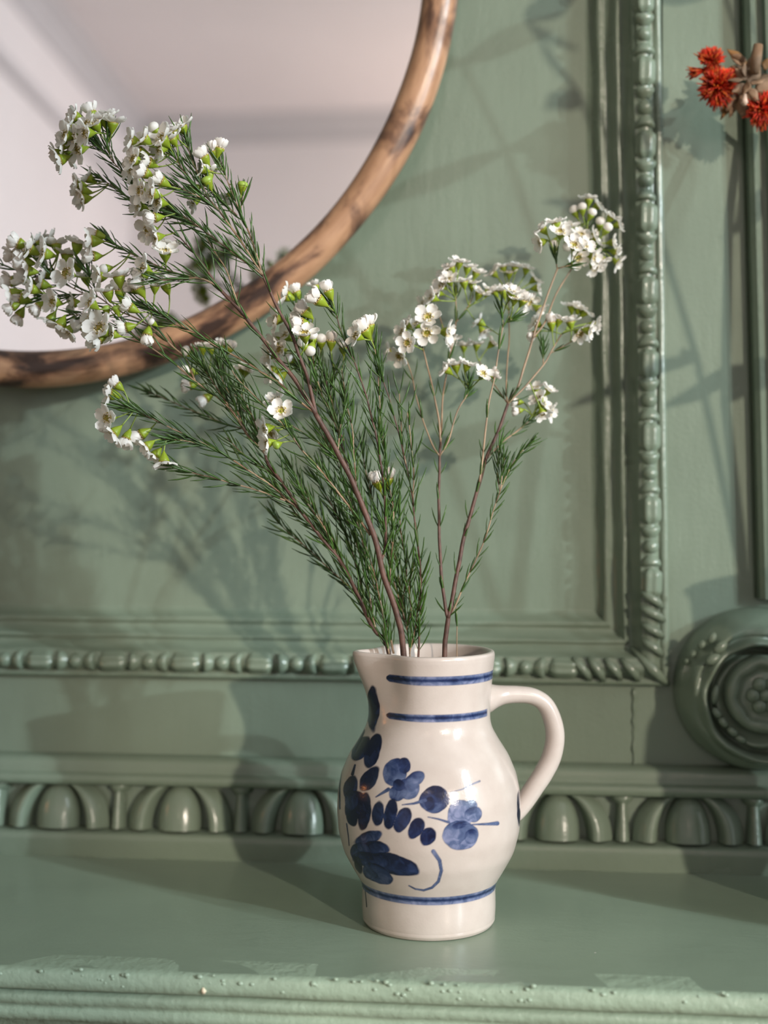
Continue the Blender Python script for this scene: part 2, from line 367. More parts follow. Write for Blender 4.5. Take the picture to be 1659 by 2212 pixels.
# ------------------------------------------------------------------ panel moulding round the mirror (trim_1)
K = PY(1446, 1481, WY); Lp = PY(-260, 1453, WY); Tp = PY(1424, -160, WY)
u1 = (Lp - K).normalized(); u2 = (Tp - K).normalized(); OUT = Vector((0, -1, 0))
t1 = empty('trim_1', K, kind='structure')
boxes('bottom_rail', [((XL, WY, ZF), (K.x - 0.004, WY + 0.05, K.z + 0.004))], M['wall'], wall)
boxes('right_stile', [((K.x - 0.004, WY, ZF), (XR, WY + 0.05, ZC))], M['wall'], wall)
PX = 0.000284
prof = [(0, 0), (0, 0.003), (2, 0.0052), (8, 0.0062), (15, 0.0060), (18, 0.0044), (20, 0.0044), (26, 0.0082), (38, 0.0102), (50, 0.0092), (56, 0.0076), (58, 0.0078), (60, 0.0072),
        (65, 0.0030), (72, -0.0010), (80, -0.0030), (83, -0.0034), (85, -0.0024), (89, -0.0012), (93, -0.0014), (96, -0.0028), (102, -0.0066), (110, -0.0092), (117, -0.0100), (119, -0.0090), (124, -0.0080), (129, -0.0084), (133, -0.0104), (139, -0.0136), (148, -0.0156), (157, -0.0162), (162, -0.0160)]
def rail(name, ua, ub, length, seed):
    """Straight moulding from the mitred corner along ua; ub points to the inside of the panel."""
    rng = np.random.default_rng(seed); V = []; n = len(prof); nseg = 150
    ph = rng.uniform(0, 6.28, (n, 4)); fr = rng.uniform(15, 110, (n, 4))
    for i in range(nseg + 1):
        for j, (s, h) in enumerate(prof):
            s_ = s * PX; l0 = s_ + (length - s_) * i / nseg
            d = float(np.sin(fr[j] * l0 + ph[j]).sum()) * 0.00016 if 0 < j < n - 2 else 0
            V.append(tuple(ua * l0 + ub * (s_ + d) + OUT * (h + d)))
    f = [(i * n + j, i * n + j + 1, (i + 1) * n + j + 1, (i + 1) * n + j) for i in range(nseg) for j in range(n - 1)]
    return obj(name, mesh(name, V, f, M['carved']), t1)
LB, LV = (Lp - K).length, (Tp - K).length
rail('moulding_rail', u1, u2, LB, 11); rail('moulding_rail', u2, u1, LV, 12)
def bead_mesh():
    V = []; nu, nv = 14, 6
    for j in range(nv):
        a = math.pi / 2 * j / (nv - 1)
        for i in range(nu):
            p = 2 * math.pi * i / nu; V.append((0.0048 * math.cos(a) * math.cos(p), 0.0048 * math.cos(a) * math.sin(p), 0.0050 * math.sin(a) - 0.0008))
    return mesh('bead', V, grid_faces(nu, nv, True), M['carved'])
def bar_mesh():
    V = []; nu, nv = 17, 9
    for j in range(nv):
        t = -1 + 2 * j / (nv - 1); e = 1 - 0.5 * abs(t) ** 8
        for i in range(nu):
            a = math.pi * i / (nu - 1); r = (0.0058 + 0.0006 * math.cos(a * 6)) * e
            V.append((0.0086 * t, -r * math.cos(a), r * math.sin(a) * 0.85 - 0.0008))
    return mesh('ribbon_bar', V, [q[::-1] for q in grid_faces(nu, nv)], M['carved'])
def cup_mesh():
    V = []; nu, nv = 13, 7
    for j in range(nv):
        t = j / (nv - 1); r = 0.0028 + 0.0032 * math.sin(t * math.pi * 0.62)
        for i in range(nu):
            a = math.pi * i / (nu - 1)
            V.append((-0.0035 + 0.0072 * t - 0.0014 * math.sin(a) * t, -r * math.cos(a), r * math.sin(a) * 0.85 - 0.0008))
    V += [(0.003, 0, 0.001)]
    f = [q[::-1] for q in grid_faces(nu, nv)] + [((nv - 1) * nu + i, len(V) - 1, (nv - 1) * nu + i + 1) for i in range(nu - 1)]
    return mesh('leaf_cup', V, f, M['carved'])
def rib_mesh():
    V, Fc = [], []
    tube(V, Fc, [(-0.006, -0.006, 0.000), (-0.002, -0.003, 0.0035), (0.002, 0.002, 0.0040), (0.0055, 0.006, 0.001)], [0.0014, 0.0026, 0.0026, 0.0012], 8)
    return mesh('acanthus_rib', V, Fc, M['carved'])
bm_, br_, cu_, ri_ = bead_mesh(), bar_mesh(), cup_mesh(), rib_mesh()
rl = random.Random(3)
def place(me, name, xa, ya, pos, flip=False, rot=0.0):
    z = OUT; X = Vector(xa); Y = Vector(ya)
    Mx = frame_matrix(X, Y, z, Vector(pos))
    if flip: Mx = Mx @ Matrix.Rotation(math.pi, 4, 'Z')
    Mx = Mx @ Matrix.Rotation(rot + rl.uniform(-0.05, 0.05), 4, 'Z') @ Matrix.Diagonal((rl.uniform(0.94, 1.06), rl.uniform(0.94, 1.04), rl.uniform(0.9, 1.1), 1))
    obj(name, me, t1, Mx)
def along(ua, ub, xa, ya, ref, period, length, start):
    k = -40
    while True:
        c = ref + k * period; k += 1
        if c > length: break
        for off, me, nm, fl in ((0, bm_, 'bead', False), (-0.0085, cu_, 'leaf_cup', xa is u2), (0.0085, cu_, 'leaf_cup', xa is not u2), (period / 2, br_, 'ribbon_bar', False)):
            q = c + off
            if start < q < length: place(me, nm, xa, ya, ua * q + ub * (38 * PX) + OUT * 0.0090, fl)
ref_b = (PY(1135, 1438, WY - 0.01) - K).dot(u1); ref_v = (PY(1405, 1023, WY - 0.01) - K).dot(u2)
per_b = ((PY(164, 1413, WY - 0.01) - K).dot(u1) - ref_b) / 6.0
per_v = ((PY(1395, 74, WY - 0.01) - K).dot(u2) - ref_v) / 6.0
along(u1, u2, -u1, u2, ref_b, per_b, LB, 0.055); along(u2, u1, u2, u1, ref_v, per_v, LV, 0.058)
for q in (0.024, 0.034, 0.044, 0.0525):
    place(ri_, 'acanthus_rib', -u1, u2, u1 * q + u2 * (38 * PX) + OUT * 0.0082, rot=R(80)); place(ri_, 'acanthus_rib', u2, u1, u2 * q + u1 * (38 * PX) + OUT * 0.0082, rot=R(10))
V, Fc = [], []
tube(V, Fc, [tuple((u1 + u2) * s * PX + OUT * h) for s, h in ((4, 0.006), (22, 0.0088), (40, 0.0110), (58, 0.0080), (80, 0.0022))], [0.0012, 0.0028, 0.0034, 0.0022, 0.001], 8)
obj('corner_leaf', mesh('corner_leaf', V, Fc, M['carved']), t1)

# ------------------------------------------------------------------ pilaster moulding on the far right (trim_3) and board seam
A0, A1 = PY(1628, 1292, WY), PY(1590, -160, WY)
t3 = empty('trim_3', A0, kind='structure')
ua = (A1 - A0).normalized(); ux = Vector((1, 0, 0))
V = []; pr = [(0, 0), (0.5, -0.004), (6, -0.006), (9, 0.001), (18, 0.004), (28, 0.0045), (31, 0.0005), (44, 0.0005), (47, 0.006), (60, 0.007), (66, 0.003), (120, 0.003)]
for i in range(61):
    for s, h in pr: V.append(tuple(ua * ((A1 - A0).length * i / 60) + ux * (s * PX) + OUT * (h + 0.0062 if h else 0.0005)))
n = len(pr)
# outer edge stands out from the wall and turns its side to the left
obj('moulding_rail', mesh('moulding_rail', V, [(i * n + j, i * n + j + 1, (i + 1) * n + j + 1, (i + 1) * n + j) for i in range(60) for j in range(n - 1)], M['carved'], False), t3)
V, Fc = [], []
tube(V, Fc, [tuple(PY(1371 + random.uniform(-2, 2), y, WY) - A0) for y in range(1486, 1668, 12)], [random.uniform(0.0010, 0.0019) for _ in range(1486, 1668, 12)], 6)
obj('paint_seam', mesh('paint_seam', V, Fc, M['carved']), t3)

# ------------------------------------------------------------------ carved scroll
SCY = WY - 0.022
Sc = PY(1646, 1496, SCY); Sc.y = WY
scr = empty('scroll_ornament', Sc, 'green painted carved scroll with a rosette eye at the right edge', 'carving')
V = []; nr, na = 56, 144; R0 = 0.0485
for j in range(nr):
    u = 1 - j / (nr - 1) * 0.66; rr = R0 * u
    for i in range(na):
        th = 2 * math.pi * i / na; ph = ((th - R(60)) % (2 * math.pi)) / (2 * math.pi)      # the groove winds inwards once per turn
        g = math.exp(-((u - (0.47 + 0.40 * ph)) / 0.040) ** 2) * 0.0085
        g2 = math.exp(-((u - (0.47 + 0.40 * ph + 0.17)) / 0.03) ** 2) * 0.0022
        leaf = 0.0016 * math.sin(th * 7 + u * 22) * math.exp(-((u - 0.70) / 0.14) ** 2)
        bank = 0.004 * math.exp(-((u - (0.56 + 0.40 * ph)) / 0.05) ** 2)
        h = 0.030 * min(1, (1 - u) / 0.22 + 0.01) ** 0.5 - g - g2 + leaf + bank - 0.008 * max(0, 0.60 - u) / 0.2
        if j == 0: h = 0.0
        V.append((rr * math.cos(th), -h, rr * math.sin(th)))
obj('scroll_body', mesh('scroll_body', V, [q[::-1] for q in grid_faces(na, nr, True)], M['carved']), scr)
V = []
eye = [(0.0225, 0.012), (0.0228, 0.026), (0.0222, 0.032), (0.0205, 0.0352), (0.0180, 0.0356), (0.0158, 0.0340), (0.0145, 0.0318), (0.0120, 0.0322), (0.0080, 0.0335), (0.0040, 0.034), (0.0002, 0.034)]
for rr, h in eye:
    for i in range(48):
        th = 2 * math.pi * i / 48; k = 1 + (0.05 * math.sin(8 * th) if 0.012 < rr < 0.019 else 0); V.append((rr * k * math.cos(th), -h, rr * k * math.sin(th)))
obj('scroll_eye', mesh('scroll_eye', V, [q[::-1] for q in grid_faces(48, len(eye), True)], M['carved']), scr)
def lobe(sx, sy, sz, nu=12, nv=8):
    V = []
    for j in range(nv):
        a = -math.pi / 2 + math.pi * j / (nv - 1)
        for i in range(nu):
            p = 2 * math.pi * i / nu; V.append((sx * math.cos(a) * math.cos(p), sy * math.sin(a), sz * math.cos(a) * math.sin(p)))
    return mesh('lobe', V, [q[::-1] for q in grid_faces(nu, nv, True)], M['carved'])
lb = lobe(0.0043, 0.004, 0.0043)
for k in range(7):
    th = k * math.pi / 3; rr = 0.0072 if k < 6 else 0
    obj('rosette_berry', lb, scr, Matrix.Translation((rr * math.cos(th), -0.0338, rr * math.sin(th))))
for (px, py, sx, sz, ro, h) in ((1556, 1398, 8, 5, 40, .030), (1540, 1424, 8, 5, 30, .031), (1516, 1392, 5, 3.5, 50, .026), (1496, 1412, 4, 3, 50, .022), (1482, 1428, 3, 2.5, 50, .018),
                             (1538, 1378, 6, 4, 60, .028), (1548, 1540, 6, 4, -50, .031), (1562, 1560, 6, 4, -50, .031), (1582, 1580, 6, 4, -40, .031), (1600, 1596, 6, 4, -30, .030), (1545, 1500, 4, 10, -10, .030), (1530, 1580, 5, 9, 35, .024)):
    q = PY(px, py, WY - h)
    obj('acanthus_lobe', lobe(sx / 1000 * 0.62, 0.0032, sz / 1000 * 0.62), scr, Matrix.Translation(q - Sc) @ Matrix.Rotation(R(-ro), 4, 'Y'))

# ------------------------------------------------------------------ round mirror
YM = WY - 0.014
mc = PY(85, -65, YM); edge = PY(85, 840, YM); Ro = (mc - edge).length; rt = Ro * 0.0425; Rm = Ro - rt
mir = empty('round_mirror', mc + Vector((0, 0.0085, 0)), 'round wall mirror in a scorched brown wooden ring frame', 'mirror')
V = []; na, nt_ = 300, 20
for i in range(na):
    th = 2 * math.pi * i / na
    rk = rt * (1 + 0.04 * math.sin(3 * th + 1) + 0.025 * math.sin(11 * th)); rc = Rm + 0.0015 * math.sin(2 * th + 0.6)
    for j in range(nt_):
        p = 2 * math.pi * j / nt_; r = rc + rk * math.cos(p)
        V.append((r * math.cos(th), -rk * 0.95 * math.sin(p), r * math.sin(th)))
f = [(i * nt_ + j, ((i + 1) % na) * nt_ + j, ((i + 1) % na) * nt_ + (j + 1) % nt_, i * nt_ + (j + 1) % nt_) for i in range(na) for j in range(nt_)]
me = mesh('frame', V, f, M['wood']); uv = me.uv_layers.new(name='UVMap'); k = 0; ud = np.zeros((len(f) * 4, 2))
for i in range(na):
    for j in range(nt_):
        ud[k:k + 4] = ((i / na, j / nt_), ((i + 1) / na, j / nt_), ((i + 1) / na, (j + 1) / nt_), (i / na, (j + 1) / nt_)); k += 4
uv.data.foreach_set('uv', ud.ravel())
obj('frame', me, mir); mir.rotation_euler = (R(-2.0), 0, 0)     # leans back: the lower edge stands off the wall
V = [(0, 0.004, 0)] + [((Rm) * math.cos(2 * math.pi * i / 160), 0.004, (Rm) * math.sin(2 * math.pi * i / 160)) for i in range(160)]
obj('mirror_glass', mesh('mirror_glass', V, [(0, 1 + i, 1 + (i + 1) % 160) for i in range(160)], M['mirror'], False), mir)
V = [(0, 0.006, 0)] + [((Rm) * math.cos(2 * math.pi * i / 160), 0.006, (Rm) * math.sin(2 * math.pi * i / 160)) for i in range(160)]
obj('backing_board', mesh('backing_board', V, [(0, 1 + (i + 1) % 160, 1 + i) for i in range(160)], M['wood'], False), mir)

# ------------------------------------------------------------------ the jug
jug = empty('stoneware_jug', (0, 0, 0), 'beige stoneware jug with cobalt blue hand-painted flowers, holding white wax flowers', 'jug')
pz = np.array([0.0, 0.0004, 0.002, 0.0084, 0.018, 0.0205, 0.0223, 0.0276, 0.037, 0.0475, 0.058, 0.0684, 0.077, 0.0866, 0.0943, 0.1003, 0.105, 0.117, 0.129, 0.1365, 0.1385, 0.1398, 0.1402])
pr_ = np.array([0.0318, 0.0332, 0.0342, 0.0346, 0.0344, 0.0346, 0.0356, 0.0388, 0.0440, 0.0468, 0.0475, 0.0470, 0.0453, 0.0412, 0.0362, 0.0328, 0.0317, 0.0322, 0.0332, 0.0341, 0.0342, 0.0338, 0.0327])
def smooth_profile(n=440):
    # centripetal resample of the profile by arc length with a light smoothing pass
    s = np.concatenate([[0], np.cumsum(np.hypot(np.diff(pz), np.diff(pr_)))]); t = np.linspace(0, s[-1], n)
    z = np.interp(t, s, pz); r = np.interp(t, s, pr_); kern = np.hanning(27); kern /= kern.sum()
    zi, ri = z.copy(), r.copy()
    zi[14:-30] = np.convolve(z, kern, 'same')[14:-30]; ri[14:-30] = np.convolve(r, kern, 'same')[14:-30]
    return zi, ri
jz, jr = smooth_profile()
iz = np.concatenate([[0.1400, 0.1390], np.linspace(0.137, 0.012, 50), [0.010, 0.010]])
irr = np.concatenate([[0.0312, 0.0306], np.interp(np.linspace(0.137, 0.012, 50), jz, jr) - 0.0040, [0.02, 0.0005]])
Z = np.concatenate([[0.0], jz, iz]); RR = np.concatenate([[0.0005], jr, irr])
NA = 760; TH = np.linspace(0, 2 * math.pi, NA, endpoint=False)
SP = R(180) + PSI + R(14)                              # spout points left and a little towards the viewer
zz, tt = np.meshgrid(Z, TH, indexing='ij'); rr = np.repeat(RR[:, None], NA, 1)
dth = (tt - SP + math.pi) % (2 * math.pi) - math.pi
sz = np.clip((zz - 0.106) / 0.0345, 0, 1); sz = sz * sz * (3 - 2 * sz); s2 = np.clip((zz - 0.098) / 0.03, 0, 1); s2 = s2 * s2 * (3 - 2 * s2)
live = (rr > 0.025)
rr = rr + live * (sz * 0.0085 * np.exp(-(dth / R(15)) ** 2) - s2 * 0.0034 * np.exp(-((np.abs(dth) - R(36)) / R(18)) ** 2) - s2 * 0.0022 * np.exp(-(dth / R(25)) ** 2))
zz = zz + live * (sz ** 3) * (0.0006 * np.exp(-(dth / R(18)) ** 2))
XX, YY = rr * np.cos(tt), rr * np.sin(tt)
co = np.stack([XX, YY, zz], -1).reshape(-1, 3)
nR = len(Z); idx = np.arange(nR * NA).reshape(nR, NA); nx = np.roll(idx, -1, 1)
quads = np.stack([idx[:-1], nx[:-1], nx[1:], idx[1:]], -1).reshape(-1, 4)
me = bpy.data.meshes.new('jug_body'); me.vertices.add(len(co)); me.vertices.foreach_set('co', co.ravel())
me.loops.add(quads.size); me.loops.foreach_set('vertex_index', quads.ravel().astype(np.int32))
me.polygons.add(len(quads)); me.polygons.foreach_set('loop_start', np.arange(0, quads.size, 4, dtype=np.int32)); me.polygons.foreach_set('loop_total', np.full(len(quads), 4, np.int32))
me.polygons.foreach_set('use_smooth', np.ones(len(quads), bool)); me.update(calc_edges=True); me.materials.append(M['stoneware'])
# ---- the painted decoration: brush strokes given on the side of the jug that faces the room
rel = co - np.array(CAM); dep = rel @ np.array(FWD)
qx = CX + F * (rel @ np.array(RGT)) / dep; qy = HOR - F * rel[:, 2] / dep
cxr, cyr = (qx - 680) / 0.36166, (qy - 1320) / 0.36166            # brush coordinates, 2.765 units to a frame column
outer = np.zeros((nR, NA), bool); outer[1:1 + len(jz)] = True; outer = outer.ravel()
nrm = np.stack([np.cos(tt), np.sin(tt)], -1).reshape(-1, 2); facing = (-(rel[:, :2] * nrm).sum(1) / np.linalg.norm(rel[:, :2], axis=1)) > 0.02
ok = outer & facing
ink = np.zeros(len(co)); tone = np.full(len(co), 0.3)
wob = 4 * np.sin(cxr * 0.035 + 1.3) * np.sin(cyr * 0.04) + 1.0 * np.sin(cxr * 0.11) * np.sin(cyr * 0.10 + 2)
def lay(sd, tn, strength=1.0, soft=5.0, dark_edge=0.18):
    """sd: signed distance in brush units (negative inside)."""
    a = np.clip(0.5 - (sd + wob) / soft, 0, 1) * ok * strength
    tt_ = tn - dark_edge * np.exp(-np.clip(-sd, 0, None) / 9.0)
    global ink, tone
    tone[:] = np.where(a > 0.02, tone * (1 - a) + tt_ * a, tone); ink[:] = np.maximum(ink, a)
def ell(x, y, a, b, rot, tn, **k):
    c, s = math.cos(R(rot)), math.sin(R(rot)); u = (cxr - x) * c + (cyr - y) * s; v = -(cxr - x) * s + (cyr - y) * c
    q = np.sqrt((u / a) ** 2 + (v / b) ** 2); lay((q - 1) * min(a, b), tn + 0.16 * (v / b) - 0.12 * np.cos(u / a * 2.2), **k)
def stroke(pts, w0, w1, tn, **k):
    best = np.full(len(co), 1e9); L = len(pts) - 1
    for i in range(L):
        (x0, y0), (x1, y1) = pts[i], pts[i + 1]; dx, dy = x1 - x0, y1 - y0
        t = np.clip(((cxr - x0) * dx + (cyr - y0) * dy) / (dx * dx + dy * dy), 0, 1)
        d = np.hypot(cxr - x0 - t * dx, cyr - y0 - t * dy) - (w0 + (w1 - w0) * (i + t) / L)
        best = np.minimum(best, d)
    kk = dict(soft=4.0, dark_edge=0.05); kk.update(k); wsave = wob.copy(); wob[:] = 0; lay(best, tn, **kk); wob[:] = wsave
ell(350, 590, 36, 126, 2, .10); ell(340, 505, 24, 55, 5, .08)
ell(270, 745, 22, 50, 25, .12); ell(275, 820, 48, 84, 28, .12); ell(345, 838, 46, 106, 20, .08)
stroke([(240, 920), (225, 975)], 6, 10, .05)
ell(215, 1060, 42, 82, 8, .22); ell(245, 1160, 66, 90, 10, .18); ell(325, 1005, 44, 88, 36, .06); ell(295, 1190, 42, 112, 4, .08); ell(225, 1235, 34, 52, 0, .05); ell(215, 1130, 40, 60, 0, .3)
ell(480, 965, 74, 88, 10, .55); ell(535, 925, 36, 50, -10, .35); ell(590, 1010, 70, 44, -35, .5); ell(560, 1060, 72, 66, -40, .55); ell(495, 1085, 55, 50, 0, .5); ell(500, 1040, 34, 34, 0, .22)
stroke([(365, 1110), (440, 1065)], 4, 12, .35)
ell(715, 1125, 90, 80, -15, .34); ell(735, 1100, 40, 50, 20, .15); ell(690, 1150, 30, 40, 0, .2)
stroke([(522, 1157), (590, 1150), (660, 1130)], 3, 11, .5); stroke([(800, 1085), (880, 1065), (950, 1030), (985, 1016)], 3, 6, .7, strength=.75)
ell(870, 1215, 78, 92, 20, .85); ell(930, 1165, 40, 40, 0, .8); ell(950, 1215, 54, 46, -20, .68); ell(870, 1340, 108, 88, 0, .75); ell(935, 1345, 40, 45, 0, .62); ell(870, 1280, 44, 20, -10, .42)
stroke([(675, 1230), (740, 1243), (800, 1262)], 3, 8, .6); stroke([(940, 1275), (1040, 1272), (1090, 1268)], 4, 13, .6)
ell(378, 1210, 36, 82, 4, .16); ell(452, 1213, 40, 86, 12, .18); ell(525, 1247, 46, 80, 22, .2); ell(605, 1295, 44, 70, 28, .2); ell(675, 1347, 44, 62, 36, .2)
ell(318, 1355, 90, 38, -22, .4); ell(335, 1425, 112, 48, -6, .34); ell(270, 1440, 60, 60, -30, .4); ell(465, 1512, 172, 60, 14, .16); ell(330, 1490, 110, 46, 10, .3); ell(370, 1570, 98, 52, 26, .38); ell(262, 1520, 24, 50, -20, .12)
stroke([(708, 1436), (745, 1490), (756, 1550), (738, 1615), (700, 1652), (650, 1668), (600, 1660), (562, 1640)], 13, 4, .62)
ell(1217, 1130, 8, 60, 0, .1); ell(1219, 1220, 12, 60, -4, .1)
stroke([(160, 920), (148, 1050), (150, 1180)], 5, 5, .2); stroke([(190, 1270), (200, 1340), (205, 1400)], 4, 3, .2); stroke([(298, 1640), (304, 1700), (310, 1766)], 3, 3, .1)
# rings painted round the neck and foot
zf = zz.ravel(); of = outer; thf = tt.ravel()
def ring(zc, half, lim=None):
    a = np.clip(0.5 - (np.abs(zf - zc) - half) / 0.0004, 0, 1) * of
    if lim is not None:
        hw = half * np.sqrt(np.clip((cxr - lim[0]) / 22, 0, 1)) * (0.80 + 0.20 * np.clip((cxr - lim[0]) / 200, 0, 1)); a = np.clip(0.5 - (np.abs(zf - zc) - hw) / 0.0004, 0, 1) * of
        a = a * np.clip((cxr - lim[0]) / 10 + 0.5, 0, 1) * np.clip((lim[1] - cxr) / 10 + 0.5, 0, 1) * ok
    tn = 0.70 - 0.50 * np.exp(-((zf - zc - 0.0002) / 0.0008) ** 2) + 0.05 * np.sin(thf * 7)
    if lim is not None: tn = tn - 0.45 * np.clip(1 - (cxr - lim[0]) / 150, 0, 1)
    tone[:] = np.where(a > 0.02, tn, tone); ink[:] = np.maximum(ink, a)
ring(0.1284, 0.0023, (425, 1066)); ring(0.1098, 0.0019, (425, 1030)); ring(0.0206, 0.0022)
for nm, arr in (('ink', ink), ('tone', tone)):
    at = me.attributes.new(nm, 'FLOAT', 'POINT'); at.data.foreach_set('value', arr.astype(np.float32))
obj('jug_body', me, jug)
# handle
hp = [(1040, 1509, 38), (1056, 1506, 33), (1068, 1504, 27), (1088, 1501, 21.5), (1118, 1500, 19.5), (1150, 1504, 19), (1176, 1520, 19.5), (1192, 1551, 20.5), (1199, 1590, 21.5), (1192, 1632, 22), (1175, 1668, 22), (1155, 1699, 21.5), (1132, 1733, 21), (1112, 1757, 20), (1098, 1770, 16)]
pts = catmull([(x, y, r) for x, y, r in hp], 6)
V, Fc = [], []
hd = [P(x, y, DJ + max(0, (x - JX)) / F * DJ * 0.24) for x, y, r in pts]
tube(V, Fc, hd, [r * 0.00024 * 0.97 for _, _, r in pts], 20, flat=1.12, up=(0.1, 1, 0))
obj('handle', mesh('handle', V, Fc, M['stoneware']), jug)
for ob_ in [jug.children[1]]:
    for nm in ('ink', 'tone'): ob_.data.attributes.new(nm, 'FLOAT', 'POINT')

# ------------------------------------------------------------------ wax flowers: shared meshes
def petal_mesh(tilt, cup):
    V = []; nu, nv = 7, 6
    for j in range(nv):
        t = j / (nv - 1); y = 0.84 * t; wd = 0.435 * math.sqrt(max(0.0, 1 - ((t - 0.55) / 0.56) ** 2)) if t > 0.02 else 0.09
        if j == nv - 1: wd = 0.10
        for i in range(nu):
            u = -1 + 2 * i / (nu - 1)
            V.append((0.28 + y, wd * u, cup * (u * u) * 0.16 + cup * 0.22 * (t - 0.3) ** 2 + 0.015 * math.sin(5 * u + 7 * t)))
    c, s = math.cos(tilt), math.sin(tilt)
    V = [(0.30 + (x - 0.30) * c - z * s, y, (x - 0.30) * s + z * c + 0.02) for x, y, z in V]
    return mesh('petal', V, grid_faces(nu, nv), M['petal'])
PET = {'o': [petal_mesh(R(t), 1.0) for t in (6, 14, 24)], 'c': [petal_mesh(R(t), 1.5) for t in (44, 56, 66)]}
def lathe(name, prof, n, mat, squash=0.0):
    V = []
    for r, z in prof:
        for i in range(n):
            a = 2 * math.pi * i / n; k = 1 + squash * math.cos(5 * a); V.append((r * k * math.cos(a), r * k * math.sin(a), z))
    f = grid_faces(n, len(prof), True); f.append(tuple((len(prof) - 1) * n + i for i in range(n)))
    return mesh(name, V, f, mat)
CALYX = lathe('calyx', [(0.06, -0.80), (0.11, -0.70), (0.21, -0.52), (0.32, -0.32), (0.40, -0.12), (0.43, 0.02), (0.38, 0.03), (0.34, -0.02)], 15, M['calyx'], 0.05)
HEART = lathe('flower_centre', [(0.44, 0.02), (0.43, 0.08), (0.37, 0.09), (0.28, 0.0), (0.12, -0.03), (0.05, 0.0), (0.035, 0.14), (0.01, 0.15)], 14, M['heart'])
V, Fc = [], []
for k in range(10):
    a = 2 * math.pi * k / 10; c, s = math.cos(a), math.sin(a)
    tube(V, Fc, [(0.40 * c, 0.40 * s, 0.06), (0.37 * c, 0.37 * s, 0.18), (0.29 * c, 0.29 * s, 0.23)], [0.03, 0.026, 0.05], 5)
STAMEN = mesh('stamens', V, Fc, M['stamen'])
BUD = lathe('bud_cap', [(0.34, -0.02), (0.47, 0.14), (0.52, 0.32), (0.47, 0.52), (0.33, 0.67), (0.14, 0.75), (0.02, 0.75)], 15, M['petal'], 0.03)
GBUD = lathe('bud_cap', [(0.46, 0.0), (0.50, 0.10), (0.46, 0.26), (0.32, 0.38), (0.14, 0.43), (0.02, 0.43)], 15, M['greenbud'], 0.03)

def orient(phi, c):
    s = math.sqrt(max(0.0, 1 - c * c)); return (RGT * (math.cos(R(phi)) * s) + UP * (math.sin(R(phi)) * s) - FWD * c).normalized()
def flower(sprig, rng, p, n, size, kind):
    """One flower or bud: calyx as the part, its petals, centre and stamens as sub-parts."""
    q = n.to_track_quat('Z', 'Y').to_matrix().to_4x4()
    base = Matrix.Translation(p - sprig.location) @ q @ Matrix.Rotation(rng.uniform(0, 6.28), 4, 'Z') @ Matrix.Scale(size, 4)
    o_ = obj('flower' if kind in 'oc' else 'flower_bud', CALYX, sprig, base)
    if kind in 'oc':
        for k in range(5):
            obj('petal', rng.choice(PET[kind]), o_, Matrix.Rotation(2 * math.pi * k / 5 + rng.uniform(-0.08, 0.08), 4, 'Z') @ Matrix.Rotation(rng.uniform(-0.12, 0.12), 4, 'X') @ Matrix.Scale(rng.uniform(0.92, 1.08), 4))
        obj('flower_centre', HEART, o_); obj('stamens', STAMEN, o_)
    else:
        obj('bud_cap', BUD if kind == 'b' else GBUD, o_)
    return o_

def needle(V, Fc, base, tan, rad, L, wd):
    side = tan.cross(rad).normalized(); k0 = len(V); n = 4
    for i in range(n):
        t = i / (n - 1); c = base + (tan * (0.88 * t + 0.07 * t * t) + rad * (0.46 * t - 0.13 * t * t)) * L
        ww = wd * (0.5, 1.0, 0.95, 0.22)[i]; hh = ww * 0.62
        V.append(tuple(c + side * ww)); V.append(tuple(c + rad * hh)); V.append(tuple(c - side * ww)); V.append(tuple(c - rad * hh))
    for i in range(n - 1):
        for s in range(4):
            a = k0 + 4 * i + s; b_ = k0 + 4 * i + (s + 1) % 4; Fc.append((a, b_, b_ + 4, a + 4))
    Fc.append((k0 + 12, k0 + 13, k0 + 14, k0 + 15))

